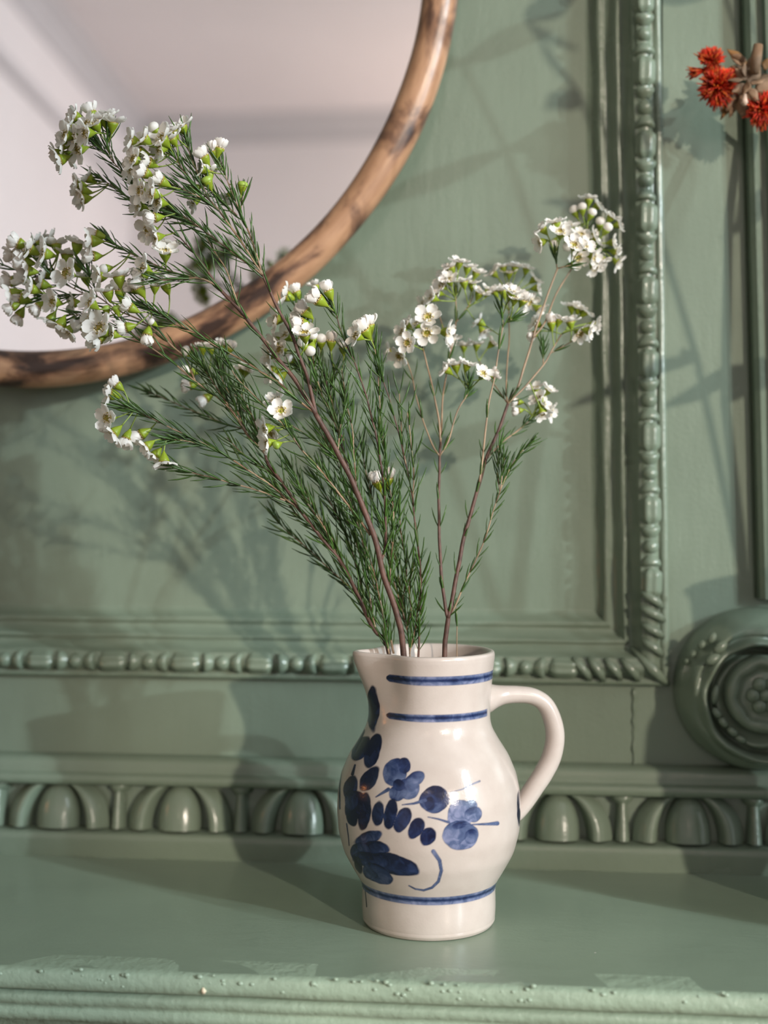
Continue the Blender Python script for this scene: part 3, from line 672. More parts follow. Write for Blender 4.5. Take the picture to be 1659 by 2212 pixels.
def build_sprig(name, label, twigs, flowers, seed, nlen=56, fsize=26, group='wax flower sprigs in the jug'):
    """twigs: (frame points, depth offset start, end in mm, radius start, end in frame px, needle spacing px, dense tip length px)."""
    rng = random.Random(seed)
    b0 = twigs[0]
    root = empty(name, P(b0[0][0][0], b0[0][0][1], DJ + b0[1] / 1000), label, 'wax flower', group=group)
    samples = []
    for tw in twigs:
        pts, d0, d1, r0, r1, sp, tip = tw
        pl = catmull([(x, y) for x, y in pts], 9)
        ln = [0.0]
        for a, b_ in zip(pl[:-1], pl[1:]): ln.append(ln[-1] + float(np.hypot(*(b_ - a))))
        tot = ln[-1]; W = []; Rd = []
        for (x, y), s in zip(pl, ln):
            t = s / tot; wig = 0.8 * math.sin(s * 0.07 + seed)
            d = DJ + (d0 + (d1 - d0) * t) / 1000
            W.append(P(x + wig * 0.5, y, d)); Rd.append((r0 + (r1 - r0) * t) * d / F)
            if t > 0.30 or len(pts) < 4: samples.append((x, y, d, t))
        V, Fc = [], []
        tube(V, Fc, [tuple(p - root.location) for p in W], Rd, 7)
        br = obj('branch', mesh('branch', V, Fc, M['bark'] if r0 > 2.9 else M['twig']), root)
        if sp or tip:
            V, Fc = [], []; s = rng.uniform(4, 14); az = rng.uniform(0, 6.28)
            while s < tot:
                k = max(1, next(i for i, q in enumerate(ln) if q >= s)); f_ = (s - ln[k - 1]) / max(1e-6, ln[k] - ln[k - 1])
                p = W[k - 1].lerp(W[k], f_); tan = (W[k] - W[k - 1]).normalized()
                u = tan.cross(Vector((0.31, 0.2, 0.93))).normalized(); v = tan.cross(u)
                near_tip = tip and (tot - s) < tip
                px = pl[k]
                if px[1] < 1405:
                    for h in (0, math.pi):
                        a = az + h + rng.uniform(-0.35, 0.35); rad = u * math.cos(a) + v * math.sin(a)
                        L = nlen * rng.uniform(0.7, 1.25) * (0.85 if near_tip else 1.0) * DJ / F
                        needle(V, Fc, p - root.location, tan, rad * rng.uniform(0.75, 1.5), L, 2.3 * rng.uniform(0.8, 1.15) * DJ / F)
                az += 1.5708 + rng.uniform(-0.5, 0.5)
                s += (6.5 if near_tip else (sp * 1.08 if sp else 9999)) * rng.uniform(0.65, 1.35)
                if not sp and tip and s < tot - tip: s = tot - tip + 1
            if V: obj('needle_leaves', mesh('needle_leaves', V, Fc, M['needle']), br, kind='stuff')
    V, Fc = [], []
    for fl in flowers:
        x, y, phi, c, kind = fl[:5]; sz = fl[5] if len(fl) > 5 else fsize; dz = fl[6] if len(fl) > 6 else None
        sz *= rng.uniform(1.03, 1.18); c = min(0.92, c + 0.10)
        ax, ay = x - math.cos(R(phi)) * 46, y + math.sin(R(phi)) * 46
        best = min(samples, key=lambda q: (q[0] - ax) ** 2 + (q[1] - ay) ** 2)
        d = best[2] - 0.012 * c + rng.uniform(-0.005, 0.005) if dz is None else DJ + dz / 1000
        n = orient(phi + rng.uniform(-8, 8), c); p = P(x, y, d); size = sz * d / F
        flower(root, rng, p, n, size, kind)
        foot = p - n * size * 0.78; att = P(best[0], best[1], best[2])
        mid = foot.lerp(att, 0.45) - n * (att - foot).length * 0.18
        line = [tuple((foot * (1 - t) ** 2 + mid * 2 * t * (1 - t) + att * t * t) - root.location) for t in (0, .2, .4, .6, .8, 1)]
        tube(V, Fc, line, [k_ * DJ / F for k_ in (1.9, 1.5, 1.3, 1.3, 1.4, 1.5)], 6)
    if V: obj('flower_stalks', mesh('flower_stalks', V, Fc, M['stalk']), root, kind='stuff')
    return root

# ------------------------------------------------------------------ wax flowers: the sprigs
A_TW = [
 ([(885, 1640), (872, 1412), (857, 1325), (830, 1247), (810, 1163), (793, 1119), (763, 1044), (729, 977), (700, 925), (682, 894)], -4, -20, 7.2, 5.6, 0, 0),
 ([(682, 894), (641, 826), (603, 778), (540, 697), (512, 664), (467, 616)], -20, -18, 5.2, 3.6, 44, 0),
 ([(467, 616), (431, 601), (395, 603), (353, 605), (325, 600)], -18, -20, 2.4, 1.4, 15, 40),
 ([(467, 616), (448, 585), (431, 560), (405, 531), (380, 502)], -18, -16, 3.0, 1.2, 22, 0),
 ([(522, 680), (505, 630), (487, 580), (467, 549), (440, 505)], -18, -12, 2.3, 1.2, 19, 0),
 ([(431, 601), (380, 590), (330, 570), (300, 556), (262, 537), (228, 508)], -18, 4, 2.0, 1.0, 12, 40),
 ([(682, 894), (667, 825), (650, 778), (632, 727), (612, 688), (592, 650), (576, 612), (567, 594)], -20, -17, 4.2, 3.2, 42, 0),
 ([(567, 594), (545, 577), (490, 536), (431, 491), (400, 470), (362, 450)], -17, -20, 2.2, 1.2, 15, 50),
 ([(431, 491), (380, 472), (330, 455), (298, 440), (271, 422), (244, 402), (205, 380)], -18, 5, 1.9, 1.0, 12, 40),
 ([(431, 491), (390, 465), (340, 440), (295, 402), (271, 379), (245, 350), (217, 321), (195, 300)], -18, -2, 1.9, 1.0, 11, 60),
 ([(245, 350), (232, 320), (236, 290)], -6, -8, 1.3, 1.0, 9, 30),
 ([(567, 594), (526, 530), (501, 494), (474, 456), (454, 434)], -17, -18, 2.6, 2.0, 17, 0),
 ([(454, 434), (421, 400), (400, 375), (372, 330)], -18, -20, 1.8, 1.0, 11, 40),
 ([(454, 434), (436, 398), (428, 375), (414, 346), (402, 300)], -18, -16, 1.7, 1.0, 12, 30),
 ([(474, 456), (440, 430), (400, 412), (365, 395)], -18, -22, 1.6, 1.0, 11, 40),
 ([(567, 594), (548, 530), (533, 492), (519, 456), (506, 429), (494, 398), (483, 367), (474, 345)], -17, -14, 2.4, 1.0, 15, 40),
 ([(519, 456), (524, 430), (525, 412)], -15, -14, 1.4, 1.0, 10, 20),
 ([(512, 465), (480, 435), (455, 405)], -15, -8, 1.4, 1.0, 10, 30),
 ([(682, 894), (640, 861), (600, 825), (566, 805), (539, 787), (500, 765), (456, 742), (427, 720), (377, 700), (349, 679), (310, 661), (285, 650)], -20, -12, 2.6, 1.2, 20, 110),
 ([(822, 1215), (833, 1176), (832, 1110), (831, 1066), (818, 970), (803, 902), (788, 846), (768, 788), (755, 760), (732, 702), (727, 682), (712, 655)], -8, -6, 3.2, 1.2, 19, 60),
 ([(818, 970), (820, 889), (818, 826), (816, 790), (806, 735)], -6, -4, 2.0, 1.1, 16, 60),
 ([(806, 1150), (790, 1100), (753, 1011), (732, 940), (717, 871), (707, 833), (702, 813), (688, 775)], -8, 4, 3.0, 1.2, 16, 60),
 ([(717, 871), (712, 846), (718, 820), (722, 795)], 0, 6, 1.7, 1.0, 12, 30),
 ([(800, 1156), (776, 1122), (739, 1075), (705, 1031), (651, 970), (616, 922), (573, 879), (539, 844), (510, 815), (490, 780)], -12, -16, 2.9, 1.1, 18, 40),
 ([(742, 952), (697, 859), (682, 843), (660, 810), (635, 785)], -4, 10, 2.0, 1.1, 14, 40),
 ([(753, 1011), (700, 965), (650, 932), (615, 908)], -4, 6, 1.8, 1.0, 14, 40),
 ([(697, 859), (680, 800), (672, 740), (660, 700)], 2, 2, 1.6, 1.0, 14, 40),
 ([(650, 778), (645, 740), (650, 700), (640, 660)], -10, 14, 1.4, 1.0, 16, 40),
 ([(840, 1280), (846, 1200), (850, 1110), (836, 1020), (826, 940)], -4, 2, 2.0, 1.0, 13, 0),
 ([(793, 1119), (772, 1060), (765, 990), (760, 920), (742, 850)], -14, -4, 2.0, 1.0, 14, 0),
 ([(729, 977), (736, 920), (746, 860), (738, 800)], -14, 2, 1.7, 1.0, 13, 0)]
A_FL = [  # top-left cluster
 (186, 287, 185, .5, 'o'), (171, 258, 150, .2, 'o'), (198, 244, 120, 0, 'c', 22), (153, 272, 170, .3, 'o'), (162, 298, 190, .5, 'o'), (136, 312, 195, .25, 'o'), (150, 338, 220, -.1, 'o'), (130, 345, 215, .3, 'o'),
 (244, 266, 82, .15, 'o', 27), (224, 258, 105, .1, 'o', 24), (175, 412, 182, .4, 'o', 28), (192, 385, 150, .2, 'o', 24, 6), (180, 430, 200, .35, 'o', 24),
 (163, 252, 160, .4, 'o', 25), (142, 292, 180, .5, 'o', 26), (170, 322, 200, .5, 'o', 26), (206, 268, 120, .5, 'o', 24), (122, 332, 200, .2, 'o', 24), (188, 268, 150, .6, 'o', 24), (235, 250, 95, .2, 'o', 22), (168, 398, 175, .2, 'o', 24),
 # tall white cluster in front of it
 (330, 418, 170, .5, 'o', 26), (300, 445, 185, .5, 'o', 24), (322, 352, 165, .5, 'c', 26), (312, 300, 140, .4, 'o', 25), (338, 512, 200, .4, 'o', 25), (372, 300, 120, .4, 'o', 24),
 (302, 328, 172, .25, 'c', 27), (286, 304, 160, .3, 'o', 26), (314, 374, 165, .4, 'c', 26), (350, 392, 150, .3, 'c', 27), (343, 437, 180, .55, 'o', 29), (311, 456, 170, .3, 'b', 27), (322, 497, 210, .6, 'o', 29), (284, 366, 190, .45, 'o', 25), (304, 412, 185, .6, 'o', 25), (290, 345, 175, .6, 'o', 25), (295, 395, 185, .3, 'o', 24, -14), (335, 470, 200, .3, 'c', 24),
 (357, 545, 85, .45, 'o', 28), (365, 530, 70, .1, 'o', 25),
 (350, 300, 135, .55, 'o', 30), (336, 281, 130, .2, 'b', 22), (393, 274, 120, .35, 'o', 25), (375, 285, 130, .3, 'o', 22), (345, 322, 190, .4, 'o', 26),
 (474, 322, 80, .0, 'c', 25), (463, 328, 100, .1, 'c', 22), (441, 340, 130, .2, 'c', 24), (437, 366, 170, .3, 'o', 22), (452, 375, 110, -.2, 'o', 22), (418, 408, 200, .1, 'c', 23), (418, 436, 210, .2, 'o', 22, -8), (524, 402, 80, 0, 'g', 22), (495, 425, 240, .0, 'o', 20, -4), (448, 392, 120, .2, 'g', 24),
 # upper right of the left cluster
 (199, 521, 178, .2, 'o', 28), (210, 508, 165, 0, 'c', 24), (202, 553, 190, .4, 'c', 26), (230, 580, 200, .4, 'b', 20), (217, 597, 190, .3, 'o', 25), (257, 600, 95, -.05, 'o', 27), (310, 580, 165, .5, 'o', 29), (304, 600, 200, .4, 'o', 25), (302, 624, 120, .1, 'c', 26), (335, 617, 80, .3, 'o', 24), (288, 625, 150, .2, 'c', 24), (358, 618, 110, 0, 'c', 23, 2), (283, 665, 160, .1, 'c', 24), (260, 630, 92, .0, 'c', 25), (233, 631, 95, .1, 'o', 26), (275, 707, 200, -.1, 'c', 23), (319, 722, 262, 0, 'c', 22), (331, 698, 150, .3, 'b', 14), (196, 655, 150, .5, 'o', 28), (230, 668, 100, .1, 'g', 18), (252, 668, 95, .1, 'g', 18),
 # right of the forked stem
 (710, 630, 112, .0, 'c', 26), (688, 648, 142, .2, 'c', 28), (660, 673, 140, .1, 'c', 26), (652, 699, 165, .3, 'c', 27), (658, 722, 90, .5, 'o', 26), (672, 752, 250, .4, 'b', 22), (694, 738, 80, .3, 'b', 22), (656, 746, 110, .4, 'b', 22), (677, 731, 95, .35, 'b', 20), (716, 738, 85, .1, 'c', 24), (741, 752, 100, .1, 'c', 20, 8),
 (620, 640, 160, .1, 'o', 26, 22), (641, 632, 110, .0, 'c', 20, 22), (681, 618, 95, 0, 'o', 20, 40), (597, 690, 180, .3, 'o', 26, 10), (616, 726, 150, .4, 'o', 24, 14), (597, 738, 185, .2, 'o', 26, 16), (606, 755, 170, .6, 'o', 24, 14), (584, 765, 185, .3, 'o', 24, 16), (629, 778, 140, .3, 'b', 20, 10), (586, 802, 190, .25, 'o', 26, 16), (605, 815, 215, .1, 'o', 22, 12),
 (788, 714, 125, .25, 'c', 28), (770, 726, 165, .4, 'o', 22), (798, 704, 108, .05, 'c', 24),
 (608, 888, 100, .9, 'o', 27), (596, 866, 110, .3, 'o', 24), (574, 925, 185, .3, 'o', 25), (588, 935, 200, .5, 'o', 25), (578, 957, 205, .3, 'o', 24), (598, 961, 200, .5, 'g', 17)]
build_sprig('wax_flower_sprig', 'tallest wax flower sprig, thick brown stem forking left in front of the mirror', A_TW, A_FL, 1)

B_TW = [
 ([(868, 1640), (840, 1412), (812, 1365), (796, 1338), (763, 1264), (729, 1203), (695, 1163), (644, 1095), (611, 1044), (580, 1004), (573, 980)], 5, -2, 5.2, 3.2, 24, 0),
 ([(573, 980), (535, 940), (503, 890), (460, 850), (421, 823), (376, 785), (326, 751), (293, 728), (268, 705)], -2, -8, 2.8, 1.4, 26, 40),
 ([(293, 728), (262, 690), (245, 662)], -7, -8, 1.4, 1.0, 0, 0),
 ([(503, 890), (480, 855), (467, 836), (448, 808), (425, 775)], -2, -5, 2.2, 1.1, 9, 60),
 ([(535, 940), (505, 870), (480, 820), (468, 778)], -2, 3, 2.0, 1.0, 9, 60),
 ([(421, 823), (402, 776), (375, 751), (340, 717), (300, 690), (250, 668), (210, 640), (184, 635), (127, 608), (87, 597), (40, 585), (4, 572)], -4, 26, 2.3, 1.0, 24, 0),
 ([(210, 640), (200, 610), (188, 582)], 6, 8, 1.2, .9, 10, 30),
 ([(250, 668), (200, 680), (150, 680)], 4, 6, 1.2, .9, 11, 30),
 ([(127, 608), (100, 575), (85, 552)], 14, 14, 1.2, .9, 11, 30),
 ([(184, 635), (140, 640), (82, 640)], 8, 16, 1.2, .9, 12, 30),
 ([(650, 1102), (625, 1084), (587, 1050), (531, 1012), (471, 974), (453, 965), (409, 943), (368, 924), (330, 905), (299, 890), (272, 878)], 0, -14, 2.3, 1.1, 16, 70),
 ([(616, 1081), (556, 1059), (509, 1046), (456, 1031), (415, 1021), (374, 1006)], -2, -12, 1.9, 1.0, 17, 40),
 ([(453, 965), (399, 952), (350, 949)], -8, -14, 1.5, 1.0, 10, 40),
 ([(790, 1330), (769, 1284), (742, 1257), (702, 1220), (658, 1179), (614, 1142), (595, 1115)], 12, 25, 1.9, .9, 12, 40),
 ([(763, 1264), (720, 1170), (680, 1100), (650, 1050), (625, 1010)], 4, 10, 2.0, 1.0, 12, 0),
 ([(796, 1338), (770, 1220), (740, 1140), (705, 1070), (680, 1030)], 6, 14, 2.0, 1.0, 12, 0),
 ([(729, 1203), (700, 1140), (660, 1080), (640, 1040)], 2, -6, 1.8, 1.0, 12, 0),
 ([(573, 980), (548, 908), (520, 880), (508, 854), (494, 817), (470, 775)], 0, 36, 2.2, 1.1, 12, 50),
 ([(580, 1000), (548, 938), (493, 918), (431, 893), (399, 880), (355, 861), (318, 845)], 4, 48, 1.8, .9, 14, 40),
 ([(812, 1365), (790, 1250), (765, 1160), (735, 1090), (700, 1010)], 2, 10, 2.0, 1.0, 13, 0),
 ([(840, 1412), (822, 1300), (800, 1210), (772, 1130), (748, 1060)], 0, 6, 2.0, 1.0, 13, 0),
 ([(729, 1203), (690, 1150), (640, 1110), (600, 1060)], 4, 8, 1.8, 1.0, 13, 0),
 ([(611, 1044), (570, 1010), (530, 985), (490, 945)], 0, 0, 1.8, 1.0, 13, 0),
 ([(573, 980), (560, 940), (545, 900), (520, 850)], 0, -6, 1.8, 1.0, 13, 0),
 ([(850, 1412), (838, 1350), (815, 1290), (790, 1200), (770, 1120), (745, 1040), (720, 980), (690, 930)], 10, 12, 2.6, 1.0, 12, 0)]
B_FL = [
 (42, 526, 150, .1, 'c', 26), (30, 552, 185, .1, 'c', 25), (67, 540, 150, .3, 'o'), (54, 566, 175, .25, 'c', 27), (96, 548, 172, .4, 'o', 28), (108, 520, 140, .2, 'o', 26), (82, 524, 120, .1, 'o', 24), (50, 548, 160, .5, 'o', 25), (122, 530, 100, -.1, 'o', 24),
 (145, 552, 95, -.05, 'o', 27), (168, 528, 85, .0, 'o', 27), (170, 570, 85, .05, 'o', 26), (145, 590, 160, .75, 'o', 29),
 (56, 604, 155, .15, 'c', 27), (26, 608, 170, .1, 'c', 24), (46, 645, 172, .1, 'c', 28), (27, 634, 190, .0, 'o', 24), (28, 662, 200, .1, 'c', 22), (42, 680, 235, -.1, 'c', 22), (102, 590, 170, .2, 'o', 26), (90, 614, 175, .3, 'o', 28), (116, 652, 175, .65, 'o', 29), (84, 662, 230, .2, 'c', 22), (130, 703, 245, .1, 'o', 27), (147, 716, 250, .2, 'o', 24), (110, 690, 240, -.1, 'o', 22), (70, 625, 170, .3, 'o', 24), (185, 600, 100, .2, 'o', 24), (62, 585, 170, .2, 'o', 25), (160, 655, 190, .3, 'o', 24),
 (217, 710, 130, .7, 'o', 32), (215, 733, 215, .3, 'c', 25), (178, 703, 180, .1, 'c', 26), (192, 692, 150, .3, 'o', 26), (197, 730, 200, .3, 'o', 24), (244, 722, 160, .4, 'o', 22),
 (240, 852, 160, .25, 'o', 28), (254, 832, 130, .0, 'c', 20), (233, 903, 185, .7, 'o', 29), (246, 935, 225, .2, 'o', 26), (274, 946, 245, .1, 'c', 24), (306, 938, 215, .0, 'c', 25), (317, 964, 220, .2, 'o', 25), (335, 984, 235, .1, 'o', 24), (354, 996, 268, .0, 'o', 24),
 (412, 833, 190, .2, 'c', 20, 30), (412, 803, 170, .2, 'c', 20, 30), (446, 860, 210, .1, 'c', 22, 32), (407, 762, 150, .3, 'b', 20, 40), (438, 750, 100, .1, 'o', 22, 36), (457, 753, 85, .1, 'o', 22, 36), (497, 753, 70, .1, 'c', 18, 36), (480, 745, 85, .2, 'o', 20, 40), (534, 800, 60, .3, 'o', 18, 32), (522, 796, 100, .2, 'o', 18, 34)]
build_sprig('wax_flower_sprig', 'wax flower sprig with the lowest left stems, reaching the left edge of the picture', B_TW, B_FL, 2)

C_TW = [
 ([(900, 1640), (904, 1416), (909, 1264), (904, 1190), (894, 1112), (892, 1079), (877, 1003), (859, 927), (844, 871), (829, 826), (820, 795)], 5, -6, 3.0, 1.2, 27, 40),
 ([(892, 1079), (894, 1041), (892, 998), (884, 922), (880, 890)], -2, -4, 1.7, 1.0, 24, 0),
 ([(877, 1003), (868, 950), (866, 900), (862, 850)], -4, 6, 1.5, 1.0, 22, 0)]
build_sprig('wax_flower_sprig', 'slim leafy wax flower sprig without blooms, upright in the middle of the jug', C_TW, [], 3)
C2_TW = [
 ([(890, 1640), (885, 1412), (870, 1300), (850, 1180), (845, 1100), (838, 1065), (832, 1050)], 10, 14, 2.4, 1.1, 11, 30),
 ([(870, 1300), (878, 1230), (866, 1150), (862, 1060)], 10, 8, 1.6, 1.0, 12, 0),
 ([(878, 1360), (888, 1320), (884, 1270), (894, 1215)], 6, 4, 1.6, 1.0, 11, 0),
 ([(850, 1180), (815, 1110), (795, 1040), (780, 960)], 12, 16, 1.6, 1.0, 12, 0),
 ([(885, 1412), (898, 1350), (906, 1290), (913, 1240)], 4, 0, 1.7, 1.0, 12, 0),
 ([(875, 1340), (852, 1260), (838, 1200), (826, 1130)], 8, 12, 1.7, 1.0, 12, 0)]
build_sprig('wax_flower_sprig', 'short bushy wax flower sprig with two lone half-open buds', C2_TW, [(815, 1042, 110, .1, 'c', 25, 4), (839, 1034, 80, .05, 'c', 25, 6)], 4)

R_TW = [
 ([(957, 1640), (960, 1421), (964, 1370), (968, 1335)], 0, 0, 7.0, 5.2, 0, 0),
 ([(968, 1335), (962, 1311), (952, 1223), (948, 1095), (950, 990), (952, 955)], 0, 20, 3.9, 2.8, 62, 0),
 ([(950, 985), (931, 955), (901, 866), (891, 815), (878, 778)], 18, 34, 1.8, 1.2, 60, 24),
 ([(952, 955), (945, 889), (921, 781), (910, 740)], 20, 30, 2.3, 1.5, 70, 24),
 ([(952, 955), (957, 856), (965, 805), (975, 754), (985, 697), (984, 640)], 20, 46, 2.1, 1.4, 60, 40),
 ([(975, 754), (955, 700), (945, 665)], 36, 46, 1.5, 1.1, 0, 24), ([(985, 697), (1012, 660), (1022, 640)], 42, 50, 1.5, 1.1, 0, 24),
 ([(950, 985), (968, 953), (989, 886), (1009, 852), (1014, 822)], 18, 25, 2.0, 1.3, 60, 34),
 ([(968, 1335), (971, 1325), (989, 1230), (1002, 1163), (1026, 1078), (1036, 1041), (1049, 994), (1063, 960), (1080, 923), (1097, 872)], 0, 25, 5.0, 3.3, 58, 0),
 ([(1097, 872), (1093, 839), (1097, 771), (1100, 720), (1098, 640)], 25, 56, 1.8, 1.3, 0, 40),
 ([(1097, 872), (1060, 820), (1035, 780)], 25, 55, 1.5, 1.1, 0, 30),
 ([(1097, 872), (1117, 839), (1134, 788), (1151, 731), (1171, 670), (1191, 616), (1204, 580)], 25, 40, 2.7, 1.9, 0, 24),
 ([(1204, 580), (1198, 550)], 40, 40, 1.5, 1.1, 0, 40), ([(1204, 580), (1235, 572)], 40, 38, 1.5, 1.1, 0, 40),
 ([(1151, 731), (1178, 694), (1201, 636), (1225, 596), (1265, 535), (1285, 500)], 32, 62, 2.2, 1.3, 0, 60),
 ([(1265, 535), (1300, 540)], 58, 62, 1.3, 1.0, 0, 30), ([(1270, 520), (1270, 480)], 58, 64, 1.3, 1.0, 0, 30),
 ([(1097, 872), (1137, 832), (1174, 788), (1188, 764), (1213, 722)], 25, 40, 2.2, 1.5, 0, 40),
 ([(1188, 764), (1240, 735)], 38, 42, 1.3, 1.0, 0, 30), ([(1174, 788), (1172, 740)], 34, 36, 1.3, 1.0, 0, 30),
 ([(1036, 1041), (1046, 960), (1049, 926), (1056, 872), (1070, 805), (1080, 737), (1088, 700)], 12, 24, 2.2, 1.5, 60, 40),
 ([(1088, 700), (1115, 685)], 24, 24, 1.3, 1.0, 0, 30), ([(1088, 700), (1082, 665)], 24, 24, 1.3, 1.0, 0, 30),
 ([(1049, 994), (1085, 955), (1113, 935), (1150, 903)], 20, 42, 1.9, 1.2, 26, 30),
 ([(968, 1335), (979, 1318), (999, 1271), (1026, 1213), (1046, 1169), (1063, 1112), (1080, 1061), (1084, 1030), (1090, 985)], 0, 10, 2.2, 1.0, 26, 30),
 ([(1080, 1061), (1100, 1014), (1125, 978), (1150, 955)], 9, 12, 1.4, .9, 11, 0), ([(1080, 1061), (1074, 1010), (1080, 965)], 9, 14, 1.3, .9, 12, 0)]
R_FL = [
 (1211, 502, 95, .65, 'o', 22), (1255, 508, 70, .55, 'o', 22), (1249, 556, 290, .85, 'o', 23), (1263, 532, 40, .6, 'o', 21), (1281, 555, 340, .4, 'o', 21), (1284, 577, 300, .3, 'o', 20), (1198, 524, 250, .4, 'b', 19), (1225, 529, 260, .55, 'b', 19), (1172, 495, 140, .1, 'o', 20), (1168, 524, 200, .1, 'o', 20), (1201, 482, 110, .1, 'o', 21), (1283, 512, 20, .2, 'o', 20), (1230, 490, 90, .3, 'o', 21), (1240, 530, 80, .75, 'o', 21),
 (1272, 431, 85, .1, 'o', 19), (1258, 452, 100, .2, 'b', 18), (1242, 458, 120, .1, 'b', 17), (1277, 464, 70, .2, 'b', 17), (1320, 470, 50, .2, 'o', 19), (1296, 484, 90, .4, 'b', 18), (1310, 496, 60, .4, 'b', 18), (1335, 485, 10, .1, 'o', 19), (1323, 524, 5, .2, 'o', 19), (1334, 566, 320, .1, 'o', 19), (1303, 562, 300, .2, 'o', 18), (1330, 545, 340, .1, 'o', 18), (1290, 445, 40, .1, 'o', 18),
 (992, 567, 90, .2, 'o', 20), (962, 590, 150, .2, 'o', 20), (955, 617, 155, .6, 'o', 21), (933, 643, 170, .3, 'o', 20), (1029, 589, 70, .2, 'o', 20), (1019, 613, 85, .15, 'o', 20), (1002, 609, 100, .15, 'o', 20), (1056, 628, 60, .1, 'o', 19), (1036, 634, 70, .2, 'o', 19), (975, 578, 110, .2, 'o', 20), (915, 658, 175, .2, 'o', 19), (945, 632, 160, .4, 'o', 20), (1010, 578, 80, .1, 'o', 20), (970, 605, 110, .5, 'o', 20),
 (925, 686, 95, .75, 'o', 25, 22), (922, 718, 275, .75, 'o', 25, 22), (881, 741, 170, .85, 'o', 23), (864, 769, 225, .5, 'o', 22), (878, 702, 140, .25, 'o', 21), (965, 718, 350, .2, 'o', 22), (842, 760, 180, .1, 'o', 21, 44), (870, 718, 160, .3, 'o', 21), (975, 735, 320, .1, 'o', 20), (900, 700, 120, .4, 'o', 20, 34),
 (1087, 628, 100, .1, 'o', 21), (1104, 632, 70, .3, 'o', 22), (1124, 636, 55, .2, 'o', 21), (1144, 651, 320, .45, 'o', 22), (1164, 668, 330, .15, 'o', 20), (1112, 645, 80, .4, 'o', 20), (1130, 648, 60, .35, 'c', 20), (1068, 630, 120, .1, 'o', 18),
 (1087, 577, 100, .1, 'o', 18, 60), (1113, 577, 90, .1, 'o', 18, 60), (1137, 581, 70, .1, 'o', 18, 60), (1154, 603, 40, .1, 'o', 18, 60), (1066, 590, 130, .1, 'o', 18, 60), (1160, 622, 10, .1, 'o', 18, 60), (1100, 590, 90, .2, 'o', 18, 60),
 (1158, 699, 160, .1, 'o', 20), (1191, 698, 95, .0, 'c', 20), (1208, 691, 80, .1, 'o', 20), (1232, 696, 95, .1, 'o', 20), (1252, 720, 320, .55, 'o', 22), (1272, 715, 350, .2, 'o', 20), (1235, 662, 90, .1, 'o', 19, 60), (1264, 674, 40, .1, 'o', 19, 60), (1285, 702, 350, .1, 'o', 19, 58), (1250, 668, 70, .2, 'o', 18, 60), (1154, 722, 210, .2, 'c', 18),
 (965, 799, 140, .1, 'o', 20), (985, 789, 95, .1, 'o', 20), (1009, 789, 70, .1, 'o', 20), (1043, 808, 60, .6, 'o', 21), (1062, 811, 20, .1, 'c', 18),
 (1002, 748, 95, .1, 'o', 18, 58), (1030, 745, 80, .1, 'o', 18, 58), (1063, 742, 40, .1, 'o', 18, 58), (1036, 695, 140, .0, 'o', 19, 50), (1043, 716, 300, .1, 'o', 18, 50),
 (1157, 840, 110, .2, 'o', 19), (1184, 843, 60, .2, 'o', 19), (1164, 862, 120, .4, 'o', 20), (1188, 889, 340, .2, 'o', 20), (1171, 893, 290, .3, 'o', 19), (1119, 868, 170, .1, 'c', 17), (1121, 887, 190, .1, 'c', 16), (1172, 872, 40, .4, 'o', 19)]
build_sprig('wax_flower_sprig', 'right-hand wax flower sprig, bare stem forking into small white flower heads near the wall', [t_[:6] + ((t_[6] + 16) if t_[6] else 0,) for t_ in R_TW], [f_[:5] + (f_[5] * 1.01,) + f_[6:] for f_ in R_FL], 5, nlen=44, fsize=20)
E_TW = [([(984, 1640), (987, 1409), (987, 1360), (986, 1312)], 8, 8, 1.8, 1.0, 46, 0)]
build_sprig('wax_flower_sprig', 'thin bare twig with few needles standing right of the forked stem', E_TW, [], 6, nlen=42)

# ------------------------------------------------------------------ dried flowers at the right edge, in a vase beyond the frame
def lat(l, d, z): return CAM + RGT * l + FWD * d + UP * (z - EYE)
vb = lat(0.290, 0.645, 0)
vase = empty('stoneware_vase', vb, 'dark stoneware vase just outside the right edge, holding the dried flower stems', 'vase')
V = []; prv = [(0.0005, 0), (0.034, 0), (0.037, 0.003), (0.046, 0.04), (0.052, 0.08), (0.049, 0.12), (0.034, 0.155), (0.026, 0.175), (0.028, 0.195), (0.031, 0.2), (0.027, 0.2), (0.022, 0.175), (0.03, 0.15), (0.04, 0.1), (0.03, 0.01), (0.0005, 0.008)]
for r, z in prv:
    for i in range(48): V.append((r * math.cos(2 * math.pi * i / 48), r * math.sin(2 * math.pi * i / 48), z))
obj('vase_body', mesh('vase_body', V, grid_faces(48, len(prv), True), M['vase']), vase)

